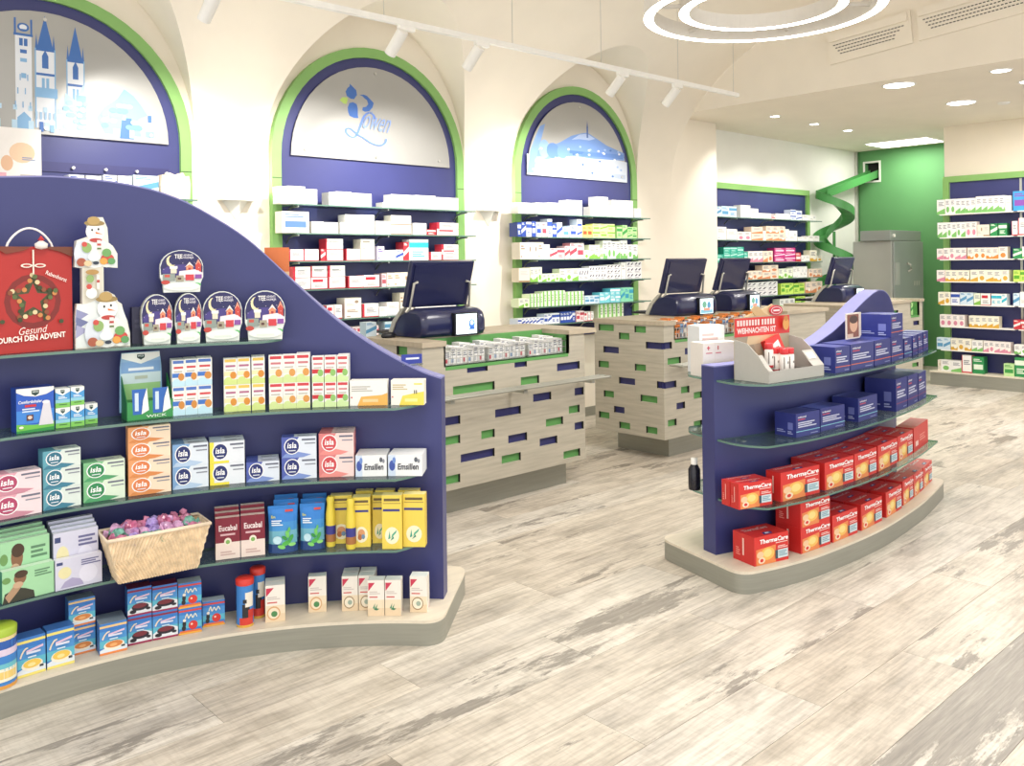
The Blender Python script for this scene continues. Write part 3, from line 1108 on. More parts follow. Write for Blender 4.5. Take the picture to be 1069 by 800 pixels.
A2 = [
    [(62, 130, 62, 'w', 2), (130, 158, 58, 'w'), (160, 230, 65, 'w', 2), (230, 338, 68, 'w', 3), (340, 430, 88, 'w', 2), (478, 510, 55, 'w'), (512, 580, 115, 'w'), (582, 600, 60, 'w'), (602, 722, 98, 'w', 3, 2), (732, 768, 55, 'w')],
    [(58, 78, 80, 'bl'), (80, 105, 85, 'bl'), (108, 138, 85, 'wbl'), (140, 163, 90, 'bl'), (165, 196, 85, 'wbl'), (198, 226, 85, 'pk'), (230, 257, 105, 'wbl'), (258, 284, 75, 'bl'), (285, 315, 85, 'wbl'), (318, 355, 60, 'lb'), (360, 398, 68, 'wbl'), (400, 430, 105, 'wbl', 1, 2), (432, 488, 70, 'ye', 2), (490, 618, 80, 'yg', 3, 2), (630, 660, 65, 'gr'), (662, 690, 75, 'gr'), (692, 745, 65, 'gr', 2, 2)],
    [(72, 208, 98, 'wbr', 4), (210, 243, 85, 'w'), (245, 328, 62, 'pk', 2), (330, 358, 75, 'p'), (360, 440, 92, 'pk', 2), (442, 468, 50, 'lg'), (470, 533, 80, 'lg', 2), (535, 549, 60, 'lg'), (550, 600, 105, 'wg', 2), (600, 648, 100, 'wg', 2), (650, 690, 105, 'wg', 2), (692, 750, 80, 'wg', 2)],
    [(65, 128, 82, 'be'), (130, 198, 85, 'lg', 3), (200, 298, 45, 'lg', 4), (300, 408, 70, 'lg', 3), (410, 468, 70, 'wdk', 2), (470, 568, 80, 'wdk', 3, 2), (570, 652, 85, 'wdk', 2, 3), (655, 682, 95, 'w'), (685, 772, 98, 'wdk', 2, 3)],
    [(65, 124, 52, 'lg', 2), (125, 200, 75, 'lgs', 4), (200, 330, 86, 'lgs', 6), (335, 440, 75, 'lgs', 5), (445, 528, 45, 'lb', 3), (530, 590, 60, 'cy', 2), (592, 650, 80, 'cy', 2, 2), (652, 725, 80, 'cyg', 3)],
    [(60, 208, 42, 'wbl', 7), (210, 300, 58, 'wbl', 4), (305, 390, 62, 'bl', 5), (395, 440, 60, 'pk', 2), (442, 495, 52, 'wr', 3), (522, 668, 88, 'lgs', 6)]]
for i, row in enumerate(A2):
    stock_row(PA[2], .18, SHZ[i] + .0005, row, O, S_, UM, SHN[i], .19)
# left arch, only the top shelf shows above the gondola
b = PA[0]
random.seed(5)


def at(px, s=.18, z=1.9405):
    return b.find(px, z, s)


me = carton('big_white', '#f6f1ec', [('e', .55, .62, .3, .16, '#f0cfae'), ('e', .2, .45, .14, .12, '#eabf9c'), ('l', .55, .5, .85, .56, 2, '#8a9ab8'), ('r', .0, .1, .18, .3, '#efb3c0'), ('l', .5, .1, .9, .3, 3, '#c9c2ba')], side='#e6e0d8')
put(me, 'display_carton', at(-2), at(44), 1.9405, .37, .12, 'big white carton with orange print on top shelf of the cathedral arch', 'carton')
for k, (x0, x1, h, code) in enumerate([(52, 70, .1, 'w'), (72, 88, .12, 'wbl'), (90, 106, .12, 'w'), (108, 122, .13, 'wbl'), (123, 138, .13, 'w'), (139, 166, .14, 'lb')]):
    put(stock(code, 1), 'medicine_box', at(x0), at(x1), 1.9405, h, .1, '%s, %s from left on top shelf of the cathedral arch' % (DESC[code], ORD[k + 1]), 'carton', 'stock on left arch')
m = MB()
m.prism([(-.09, 0), (.09, 0), (.095, .1), (.085, .15), (.06, .145), (.045, .17), (.0, .15), (-.04, .165), (-.06, .14), (-.085, .15), (-.095, .08)], -.03, .05, lambda u, v, a: (u, a, v))
o = m.build('paper_bag', 'wicker_rim')
p = at(182)
o.location = (p[0], p[1], 1.9405)
tag(o, 'pale yellow bag at the right end of the cathedral arch shelf', 'bag')
m = MB()
m.box(-.55, .55, -.008, 0, -.03, .03)
root = empty('hook_rail', (1.70, YA - .02, 2.12), label='navy hook rail with white knobs below the cathedral picture', cat='hook rail')
m.build('rail', 'navy_inlay', root)
for k in range(6):
    m = MB()
    m.tube([(-.42 + k * .19, 0, .0), (-.42 + k * .19, -.03, 0)], .009, 8)
    m.build('knob', 'white_plastic', root)

# ================================================================== RECESSED WALL UNIT (behind the chute)
root = empty('wall_shelf', (0, YR, 0), label='rectangular navy wall shelf with green frame on the recessed wall', cat='wall shelf')
m = MB()
m.box(8.3, 11.05, -.05, 0, 2.37, 2.44)
m.box(10.98, 11.05, -.05, 0, 0, 2.37)
m.build('green_frame', 'green_trim', root)
m = MB()
m.box(8.58, 10.98, -.02, 0, .1, 2.37)
m.build('back_panel', 'navy', root)
RZ = [2.015, 1.745, 1.48, 1.27, 1.063, .90]
for z in RZ:
    m = MB()
    ribbon(m, [(8.6, -.02), (11.0, -.02)], [(8.6, -.25), (11.0, -.25)], z - .01, z, 0, 1, False)
    m.build('glass_shelf', ['glass', 'glass_edge'], root)
    for x in (9.05, 9.85, 10.7):
        m = MB()
        m.tube([(x, -.02, z - .07), (x, -.06, z - .03), (x, -.12, z - .017), (x, -.2, z - .015)], .007, 6)
        m.build('bracket', 'brushed', root)
PC = Path([(8.3, YR - .03), (11.0, YR - .03)])
O, S_ = 745, .14368
random.seed(13)
A3 = [
    [(20, 56, 72, 'lb'), (58, 168, 78, 'lb', 2), (195, 268, 92, 'w'), (270, 325, 70, 'w'), (327, 418, 40, 'w', 2), (420, 448, 28, 'pk'), (450, 555, 42, 'w', 2), (560, 598, 75, 'wbl', 1, 2), (600, 642, 70, 'wbl', 1, 2), (645, 745, 42, 'w', 2)],
    [(22, 94, 95, 'w'), (96, 172, 80, 'w'), (174, 274, 62, 'wp', 2), (276, 358, 98, 'pe', 1, 2), (360, 380, 70, 'w'), (382, 520, 105, 'pe', 3, 2), (522, 548, 85, 'w'), (550, 608, 75, 'w'), (612, 688, 30, 'w', 2), (690, 768, 40, 'w', 2)],
    [(25, 72, 60, 'te'), (74, 220, 112, 'te', 3, 3), (222, 250, 75, 'te'), (252, 358, 80, 'wp', 3), (360, 430, 80, 'pe', 2), (442, 595, 100, 'mg', 2, 3), (597, 635, 65, 'r'), (637, 698, 45, 'w', 2), (700, 750, 80, 'wy'), (752, 788, 40, 'wy')],
    [(40, 240, 60, 'w', 4), (247, 353, 62, 'pe', 3), (355, 470, 98, 'pe', 2, 2), (472, 575, 70, 'lg', 3), (577, 680, 80, 'w', 4), (690, 788, 60, 'pe', 3)],
    [(40, 230, 70, 'w', 3), (240, 465, 100, 'wdk', 3, 3), (490, 580, 80, 'li', 3), (582, 660, 75, 'li', 2), (667, 790, 80, 'pe', 3)],
    [(480, 590, 60, 'wg', 3), (600, 665, 70, 'li', 2), (668, 780, 60, 'w', 3)]]
for i, row in enumerate(A3):
    stock_row(PC, .18, RZ[i] + .0005, row, O, S_, 'recessed wall', SHN[i], .19)

# ================================================================== RIGHT WALL UNIT
root = empty('wall_shelf_unit', (XR, 0, 0), label='tall navy wall shelving with green frame at the right edge', cat='wall shelf')
m = MB()
m.box(-.06, 0, .5, 4.22, 2.405, 2.475)
m.box(-.06, 0, 4.15, 4.22, .16, 2.405)
m.build('green_frame', 'green_trim', root)
m = MB()
m.box(-.02, 0, .5, 4.15, .16, 2.405)
m.build('back_panel', 'navy', root)
m = MB()
m.box(-.283, 0, .5, 4.30, 0, .145)
m.build('plinth', 'plinth_steel', root)
m = MB()
m.box(-.29, 0, .5, 4.31, .145, .16)
m.build('plinth_top', 'plinth_wood', root)
DZ = [2.02, 1.745, 1.485, 1.225, .953, .693, .416]
for z in DZ:
    for y0, y1 in ((3.40, 4.2), (2.2, 3.36)):
        m = MB()
        m.box(-.22, -.02, y0, y1, z - .012, z)
        m.build('shelf_board', 'white_plastic', root)
for y_ in (3.38, 4.16):
    m = MB()
    m.box(-.03, -.02, y_ - .012, y_ + .012, .16, 2.4)
    m.build('slotted_upright', 'brushed', root)
PD = Path([(XR - .03, 4.24), (XR - .03, 2.3)])
random.seed(17)
D1 = [[(65, 133, 122, 'wg'), (135, 388, 125, 'wg', 6), (390, 633, 135, 'wg', 5), (635, 688, 130, 'w'), (700, 830, 165, 'bp')],
      [(70, 228, 125, 'wg', 4), (230, 303, 125, 'wg', 2), (305, 398, 125, 'wp', 2), (402, 503, 98, 'be', 2), (510, 572, 105, 'dg'), (580, 650, 105, 'dg'), (690, 740, 120, 'wr'), (745, 830, 145, 'wr')],
      [(65, 118, 90, 'wp'), (120, 310, 95, 'wp', 4), (320, 578, 95, 'wo', 5), (580, 655, 100, 'wo'), (700, 775, 85, 'dg'), (778, 850, 100, 'wg')]]
for i, row in enumerate(D1):
    stock_row(PD, .18, DZ[i] + .0005, row, 970, .125, 'right wall', SHN[i], .24)
D2 = [[(55, 108, 72, 'wp'), (110, 265, 72, 'wy', 4), (270, 520, 75, 'wy', 5), (546, 590, 75, 'li'), (592, 650, 75, 'li')],
      [(65, 143, 78, 'wy', 2), (145, 203, 78, 'wbl'), (205, 290, 78, 'lb', 2), (293, 335, 75, 'lg'), (338, 400, 75, 'wr'), (405, 505, 75, 'wc', 3), (546, 588, 82, 'lb'), (590, 650, 92, 'w')],
      [(75, 235, 75, 'wp', 4), (262, 455, 75, 'wy', 5), (548, 592, 60, 'r'), (594, 650, 60, 'r')],
      [(55, 143, 75, 'lb', 2), (145, 278, 75, 'wy', 3), (280, 350, 70, 'wg', 2), (355, 530, 70, 'wp', 5), (552, 640, 60, 'wg', 2)],
      [(62, 80, 70, 'be'), (82, 213, 72, 'wg', 2), (216, 280, 112, 'wr'), (285, 360, 108, 'dg'), (485, 553, 80, 'gr'), (556, 640, 125, 'dg')]]
for i, row in enumerate(D2):
    stock_row(PD, .18, (DZ + [.16])[i + 3] + .0005, row, 969, .1626, 'right wall', (SHN + ['seventh', 'lowest'])[i + 3], .23)

# ================================================================== GONDOLAS
C0 = np.array([.85, 1.69])
RP = 1.85
PLg = Path([(C0[0] + RP * math.cos(math.radians(a)), C0[1] + RP * math.sin(math.radians(a))) for a in np.linspace(113, 40.6, 90)])
PRg = Path(catmull([(3.52, 2.415), (3.7, 2.365), (3.95, 2.325), (4.45, 2.305), (4.97, 2.345), (5.3, 2.395), (5.56, 2.445)]))
SZ = [.932, .65, .368]


def round_poly(P, corners, r, n=6):
    """round the listed corner indices of a closed polygon"""
    out = []
    k = len(P)
    for i in range(k):
        if i not in corners:
            out.append(P[i])
            continue
        a, b, c = np.array(P[i - 1]), np.array(P[i]), np.array(P[(i + 1) % k])
        u, v = a - b, c - b
        ru = min(r, np.hypot(*u) * .9)
        rv = min(r, np.hypot(*v) * .9)
        p, q = b + u / np.hypot(*u) * ru, b + v / np.hypot(*v) * rv
        for t in np.linspace(0, 1, n + 1):
            out.append(tuple((1 - t) ** 2 * p + 2 * t * (1 - t) * b + t * t * q))
    return out


def gondola(root, path, topz, thick, shelf_s, base_s, back_s, ext0, ext1, shelves, cl, cr, backshelves):
    n = len(path.p)
    f, bk_ = path.off(0.0), path.off(-thick)
    m = MB()
    A = [(*f[i], .1) for i in range(n)]
    B = [(*f[i], topz[i]) for i in range(n)]
    C_ = [(*bk_[i], .1) for i in range(n)]
    D_ = [(*bk_[i], topz[i]) for i in range(n)]
    m.mesh(A + B, [(i, i + 1, n + i + 1, n + i) for i in range(n - 1)], smooth=True)
    m.mesh(C_ + D_, [(i, n + i, n + i + 1, i + 1) for i in range(n - 1)], smooth=True)
    for i in (0, n - 1):
        m.face([A[i], B[i], D_[i], C_[i]])
    m.build('panel', 'navy', root)
    m = MB()
    g = .006
    T0 = [(*(f[i] * (1 + 0)), topz[i]) for i in range(n)]
    T1 = [(x, y_, z + g) for x, y_, z in T0]
    T2 = [(*bk_[i], topz[i]) for i in range(n)]
    T3 = [(x, y_, z + g) for x, y_, z in T2]
    m.mesh(T1 + T3, [(i, i + 1, n + i + 1, n + i) for i in range(n - 1)], smooth=True)
    m.mesh(T0 + T1, [(i, i + 1, n + i + 1, n + i) for i in range(n - 1)], smooth=True)
    m.mesh(T2 + T3, [(i, n + i, n + i + 1, i + 1) for i in range(n - 1)], smooth=True)
    for i in (0, n - 1):
        m.face([T0[i], T1[i], T3[i], T2[i]])
    m.build('top_edge', 'navy_edge', root)

    def shelf(z, i0, i1, s, name, sgn=1, c0=0, c1=0):
        idx = np.arange(i0, i1)
        base = path.p[idx] if sgn > 0 else path.off(-thick)[idx]
        step = path.len / (n - 1)
        d0, d1 = (idx - idx[0]) * step, (idx[-1] - idx) * step
        fr = np.ones(len(idx)) * s
        if c0:
            fr = np.minimum(fr, s * .35 + np.sqrt(np.clip(d0 / c0, 0, 1)) * s * .65)
        if c1:
            fr = np.minimum(fr, s * .35 + np.sqrt(np.clip(d1 / c1, 0, 1)) * s * .65)
        fr = base + path.n[idx] * (fr[:, None] * sgn)
        m = MB()
        ribbon(m, base, fr, z - .01, z, 0, 1)
        o = m.build(name, ['glass', 'glass_edge'], root)
        for t in (.06, .35, .65, .94):
            k = int(t * (len(idx) - 1))
            m = MB()
            p, q = base[k], path.n[idx][k] * sgn
            tn = np.array([-q[1], q[0]]) * .012
            a, b_ = p - tn, p + tn
            m.mesh([(*(a), z - .022), (*(b_), z - .022), (*(b_ + q * .05), z - .018), (*(a + q * .05), z - .018), (*a, z - .01), (*b_, z - .01), (*(b_ + q * .05), z - .01), (*(a + q * .05), z - .01)], [(0, 1, 2, 3), (0, 4, 5, 1), (3, 2, 6, 7), (0, 3, 7, 4), (1, 5, 6, 2)])
            m.build('shelf_clip', 'brushed', o)
    for z, i0, i1 in shelves:
        shelf(z, i0, i1, shelf_s, 'glass_shelf', 1, cl, cr)
    for z, i0, i1 in backshelves:
        shelf(z, i0, i1, shelf_s, 'glass_shelf', -1, cl, cr)
    # base
    t0 = path.p[0] - path.p[1]
    t0 /= np.hypot(*t0)
    t1 = path.p[-1] - path.p[-2]
    t1 /= np.hypot(*t1)
    fo, bo = path.off(base_s), path.off(-back_s)
    P = [tuple(fo[0] + t0 * ext0)] + [tuple(q) for q in fo[4:-4:4]] + [tuple(fo[-1] + t1 * ext1)] + [tuple(bo[-1] + t1 * ext1)] + [tuple(q) for q in bo[-5:4:-4]] + [tuple(bo[0] + t0 * ext0)]
    nf = len(fo[4:-4:4])
    P = round_poly(P, {0, nf + 1, nf + 2, len(P) - 1}, .09, 8)
    m = MB()
    m.prism(P, 0, .088, lambda u, v, a: (u, v, a), smooth=True)
    m.build('plinth', 'plinth_steel', root)
    m = MB()
    m.prism(P, .088, .1, lambda u, v, a: (u, v, a))
    m.build('plinth_top', 'plinth_wood', root)


# left gondola
angs = np.linspace(113, 40.6, len(PLg.p))
tab = [(113, 1.72), (103, 1.80), (92.6, 1.829), (86.7, 1.843), (80.4, 1.831), (75.6, 1.802), (71.7, 1.752), (66, 1.638), (63.1, 1.556), (61.3, 1.493), (57.8, 1.381), (54.2, 1.271), (51, 1.193), (48, 1.129), (44.3, 1.064), (41.1, 1.02)]
tz = np.interp(-angs, [-a for a, _ in tab], [z for _, z in tab])
tz = np.convolve(np.pad(tz, 6, mode='reflect', reflect_type='odd'), np.ones(13) / 13, 'valid')
GL = empty('gondola_display', (0, 0, 0), label='large curved navy gondola on the left with sweeping top', cat='gondola')


def iang(a):
    return int(np.argmin(np.abs(angs - a)))


gondola(GL, PLg, tz, .085, .20, .225, .40, .0, .035, [(1.21, 0, iang(60.5))] + [(z, 0, iang(42.8)) for z in SZ], 0, .09, [(1.21, iang(75), iang(60)), (.932, 10, iang(46)), (.65, 10, iang(46))])
# right gondola
xs_r = PRg.p[:, 0]
tabr = [(3.4, .992), (4.0, 1.0), (4.2, 1.03), (4.324, 1.062), (4.48, 1.105), (4.757, 1.2), (4.904, 1.25), (5.057, 1.291), (5.183, 1.31), (5.313, 1.30), (5.42, 1.262), (5.5, 1.21), (5.56, 1.13)]
tzr = np.interp(xs_r, [a for a, _ in tabr], [z for _, z in tabr])
tzr = np.convolve(np.pad(tzr, 5, mode='reflect', reflect_type='odd'), np.ones(11) / 11, 'valid')
GR = empty('gondola_display', (0, 0, 0), label='curved navy gondola on the right holding red boxes', cat='gondola')
nr = len(xs_r)
gondola(GR, PRg, tzr, .09, .24, .255, .36, .07, .16, [(z, 2, nr) for z in SZ], .09, .0, [(z, 2, nr - 10) for z in SZ])

# ================================================================== COUNTERS


def holed(m, u0, u1, v0, v1, holes, fn, th, mi=0):
    """panel in (u, v) with rectangular holes; fn(u, v, h) with h = depth into the body"""
    us = sorted({u0, u1} | {min(max(h[k], u0), u1) for h in holes for k in (0, 2)})
    vs = sorted({v0, v1} | {min(max(h[k], v0), v1) for h in holes for k in (1, 3)})
    inside = lambda a, b: any(h[0] - 1e-6 <= a <= h[2] + 1e-6 and h[1] - 1e-6 <= b <= h[3] + 1e-6 for h in holes)
    for a, b in zip(us, us[1:]):
        for c, d in zip(vs, vs[1:]):
            if b - a > 1e-5 and d - c > 1e-5 and not inside((a + b) / 2, (c + d) / 2):
                m.face([fn(a, c, 0), fn(b, c, 0), fn(b, d, 0), fn(a, d, 0)], mi=mi)
    for a, c, b, d in holes:
        a, b, c, d = max(a, u0), min(b, u1), max(c, v0), min(d, v1)
        m.face([fn(a, c, 0), fn(b, c, 0), fn(b, c, th), fn(a, c, th)], mi=mi)
        m.face([fn(a, d, 0), fn(a, d, th), fn(b, d, th), fn(b, d, 0)], mi=1)
        if a > u0 + 1e-4:
            m.face([fn(a, c, 0), fn(a, c, th), fn(a, d, th), fn(a, d, 0)], mi=1)
        if b < u1 - 1e-4:
            m.face([fn(b, c, 0), fn(b, d, 0), fn(b, d, th), fn(b, c, th)], mi=1)


def slots_from(lst, org, sc, **pl):
    out = []
    for c, x0, y0, x1, y1 in lst:
        p = U(org[0] + x0 * sc, org[1] + (y0 + y1) / 2 * sc, **pl)
        q = U(org[0] + x1 * sc, org[1] + (y0 + y1) / 2 * sc, **pl)
        k = 1 if 'X' in pl else 0
        a, b_ = sorted((p[k], q[k]))
        zc = (p[2] + q[2]) / 2
        hh = .026
        out.append((c, a, zc - hh, b_, zc + hh))
    return out


ZB, ZT = .165, 1.02


def counter(label, x0, x1, y0, y1, front, side, niche, slab_x1, rail=True):
    root = empty('sales_counter', (x0, y0, 0), label=label, cat='counter', group='sales counters')
    ox, oy = x0, y0
    D = .018
    nx0, nx1, nz = niche
    fh = [(a - ox, c, b_ - ox, d) for _, a, c, b_, d in front] + [(nx0 - ox, nz, nx1 - ox, ZT + .1)]
    m = MB()
    holed(m, 0, x1 - x0, ZB, ZT, fh, lambda u, v, h: (u, h, v), D)
    m.build('front_panel', ['counter_wood', 'slot_dark'], root)
    sh = [(a - oy, c, b_ - oy, d) for _, a, c, b_, d in side]
    m = MB()
    holed(m, 0, y1 - y0, ZB, ZT, sh, lambda u, v, h: (h, u, v), D)
    m.build('side_panel', ['counter_wood', 'slot_dark'], root)
    m = MB()
    L_, W_ = x1 - x0, y1 - y0
    m.face([(L_, 0, ZB), (L_, W_, ZB), (L_, W_, ZT), (L_, 0, ZT)])
    m.face([(0, W_, ZB), (L_, W_, ZB), (L_, W_, ZT), (0, W_, ZT)])
    m.face([(0, 0, ZB), (L_, 0, ZB), (L_, W_, ZB), (0, W_, ZB)])
    m.build('carcass', 'counter_wood', root)
    for c, a, z0, b_, z1 in front:
        m = MB()
        a, b_ = max(a - ox, 0), min(b_ - ox, L_)
        m.face([(a, D, z0), (b_, D, z0), (b_, D, z1), (a, D, z1)])
        m.build('slot_inlay', 'green_inlay' if c == 'g' else 'navy_inlay', root)
    for c, a, z0, b_, z1 in side:
        m = MB()
        a, b_ = max(a - oy, 0), min(b_ - oy, W_)
        m.face([(D, a, z0), (D, b_, z0), (D, b_, z1), (D, a, z1)])
        m.build('slot_inlay', 'green_inlay' if c == 'g' else 'navy_inlay', root)
    # slab with a notch over the niche
    nd = .25
    a, b_ = nx0 - ox, nx1 - ox
    sx = slab_x1 - ox
    P = [(-.008, -.012), (a, -.012), (a, nd), (b_, nd), (b_, -.012), (sx, -.012), (sx, W_ + .01), (-.008, W_ + .01)]
    m = MB()
    # two rectangles beside the notch and one behind
    for q in ((-.008, a, -.012, W_ + .01), (b_, sx, -.012, W_ + .01), (a, b_, nd, W_ + .01)):
        m.box(q[0], q[1], q[2], q[3], ZT, ZT + .03)
    m.build('worktop', 'counter_top', root)
    m = MB()
    m.box(a, b_, -.002, nd, nz - .02, nz)
    m.box(a, b_, nd - .004, nd + .012, nz, ZT + .022)
    m.box(a - .012, a, .0, nd, nz, ZT)
    m.box(b_, b_ + .012, .0, nd, nz, ZT)
    m.build('display_niche', 'green_inlay', root)
    m = MB()
    m.box(.18, L_ - .09, .10, W_ - .08, 0, ZB)
    m.build('plinth', 'plinth_steel', root)
    if rail:
        r = MB()
        for k in range(3):
            yy = -.145 + k * .045
            r.tube([(.02, yy, .728), (sx - .02, yy, .728)], .0075, 8)
        r.tube([(sx - .02, -.155, .728), (sx - .02, -.04, .728)], .008, 8)
        r.tube([(.02, -.155, .728), (.02, -.04, .728)], .008, 8)
        ro = r.build('bag_rail', 'steel', root)
        for t in (.08, .5, .95):
            mm = MB()
            x = t * L_
            mm.box(x - .015, x + .015, -.14, .0, .70, .718)
            mm.build('rail_bracket', 'steel', ro)
    return root


o3, o4, s3 = (370, 250), (370, 380), .2624
F1 = slots_from([('b', 448, 492, 530, 530), ('b', 637, 475, 686, 510), ('b', 806, 488, 896, 522), ('g', 392, 567, 558, 617), ('g', 662, 542, 735, 580), ('b', 711, 608, 783, 646), ('b', 876, 590, 912, 620), ('b', 560, 665, 662, 707), ('g', 853, 660, 896, 693), ('b', 340, 702, 421, 745), ('g', 762, 707, 830, 745), ('b', 876, 727, 912, 757), ('g', 505, 757, 558, 793), ('g', 340, 783, 421, 820)], o3, s3, Y=4.05)
F1 += slots_from([('b', 612, 275, 687, 315), ('b', 737, 288, 807, 327), ('b', 423, 337, 558, 392), ('g', 586, 353, 662, 398), ('g', 832, 338, 898, 378), ('g', 340, 443, 421, 483)], o4, s3, Y=4.05)
S1 = slots_from([('g', 45, 418, 95, 440), ('g', 168, 425, 210, 462), ('b', 110, 455, 150, 480)], o3, s3, X=3.02)
counter('grey wood sales counter behind the left gondola with white sachet trays', 3.02, 4.39, 4.05, 4.74, F1, S1, (3.19, 4.23, .895), 4.5)
o6, s6 = (600, 330), .1875
S2 = slots_from([('g', 133, 47, 217, 83), ('g', 333, 55, 396, 95), ('g', 246, 93, 304, 132), ('b', 160, 170, 245, 207), ('b', 396, 147, 500, 185), ('g', 133, 250, 190, 288), ('g', 335, 268, 396, 308), ('b', 247, 343, 336, 384), ('b', 458, 365, 500, 405), ('g', 162, 415, 218, 455), ('g', 367, 443, 460, 483), ('b', 219, 503, 277, 543), ('g', 135, 532, 193, 572), ('g', 248, 590, 308, 633), ('g', 398, 617, 460, 658)], o6, s6, X=5.25)
F2 = slots_from([('b', 480, 147, 541, 185), ('b', 480, 365, 566, 405), ('b', 613, 177, 661, 213), ('g', 517, 230, 591, 270), ('g', 592, 390, 638, 432), ('g', 663, 423, 710, 458), ('b', 567, 480, 614, 520), ('g', 519, 573, 567, 618), ('g', 663, 588, 710, 615), ('b', 753, 120, 800, 150)], o6, s6, Y=4.04)
counter('grey wood sales counter in the centre with orange candy tray', 5.25, 7.7, 4.04, 4.73, F2, S2, (5.39, 7.0, .905), 7.75)
F3 = [('g', 8.3, .93, 8.5, .98), ('b', 8.7, .86, 8.95, .91), ('g', 9.2, .9, 9.4, .95), ('b', 9.78, .76, 9.93, .81), ('g', 9.5, .55, 9.7, .6), ('b', 9.7, .4, 9.9, .45), ('g', 9.74, .3, 9.9, .35)]
S3 = [('g', 4.3, .93, 4.45, .98), ('b', 4.5, .85, 4.65, .9)]
counter('grey wood sales counter farthest away behind the right gondola', 8.15, 10.02, 4.1, 4.72, F3, S3, (9.72, 9.93, .87), 10.05, False)
# goods in the far counter niche
for k in range(2):
    A, B = (9.74 + k * .095, 4.16), (9.825 + k * .095, 4.16)
    put(stock('ye' if k == 0 else 'gr', k), 'sachet_box', A, B, .8705, .13, .08, '%s sachet box in the far counter niche' % ('yellow', 'green')[k], 'carton')

# trays with small goods
random.seed(21)


def tray(x0, x1, y0, zb, label, kind, num):
    root = empty('wire_tray', ((x0 + x1) / 2, y0, zb), label=label, cat='tray', group='counter trays')
    w_ = (x1 - x0) / 2
    m = MB()
    m.box(-w_, w_, 0, .2, 0, .004)
    m.build('tray_floor', 'clear', root)
    m = MB()
    for z in (.012, .045, .085):
        m.tube([(-w_, 0, z), (w_, 0, z), (w_, .2, z), (-w_, .2, z)], .0025, 5, close=True)
    for k in range(13):
        x = -w_ + 2 * w_ * k / 12
        m.tube([(x, 0, .004), (x, 0, .085)], .0018, 4)
    m.build('wire_frame', 'brushed', root)
    # goods
    n = num
    for k in range(n):
        a = x0 + .012 + (x1 - x0 - .024) * k / n
        b_ = x0 + .012 + (x1 - x0 - .024) * (k + 1) / n
        if kind == 'white':
            me = carton('sachet%d' % (k % 3), '#f1f0ee', [('l', .15, .5, .85, .9, 3, '#8a8f98'), ('r', .1, .12, .5, .4, ('#c9606a', '#8fa9c9', '#cfd2d6')[k % 3])], side='#dededc')
            for j in range(2):
                put(me, 'sachet', (a, y0 + .02 + j * .085), (b_, y0 + .02 + j * .085), zb + .0045, .085 + .018 * ((k * 7 + j * 3) % 4) / 3 + j * .015, .07, '%s white sachet from left, %s row, %s' % (ORD[k], ('front', 'rear')[j], label), 'sachet', 'sachets in the counter trays', shrink=.93)
        else:
            me = carton('candy%d' % (k % 4), ('#e88a35', '#d9772e', '#8fb0d0', '#efe6da')[k % 4], [('r', .15, .0, .5, .35, '#3a2a22'), ('p', [(.1, .55), (.9, .7), (.9, .9), (.1, .8)], '#2a2320' if k % 4 < 2 else '#5a6f9c'), ('r', .55, .1, .85, .3, '#f6efe6')], side='#c9844a')
            for j in range(2):
                put(me, 'candy_pack', (a, y0 + .02 + j * .085), (b_, y0 + .02 + j * .085), zb + .0045, .09 + .03 * ((k * 5 + j * 2) % 4) / 3 + j * .03, .07, '%s candy pack from left, %s row, %s' % (ORD[k], ('front', 'rear')[j], label), 'candy', 'candy packs on the central counter', shrink=.9)


for i in range(3):
    tray(3.20 + i * .343, 3.535 + i * .343, 4.065, .8955, ['left tray of the first counter', 'middle tray of the first counter', 'right tray of the first counter'][i], 'white', 7)
for i in range(4):
    tray(5.40 + i * .39, 5.78 + i * .39, 4.055, .9055, '%s tray of the central counter' % ORD[i], 'candy', 8)

# ---- point-of-sale terminals


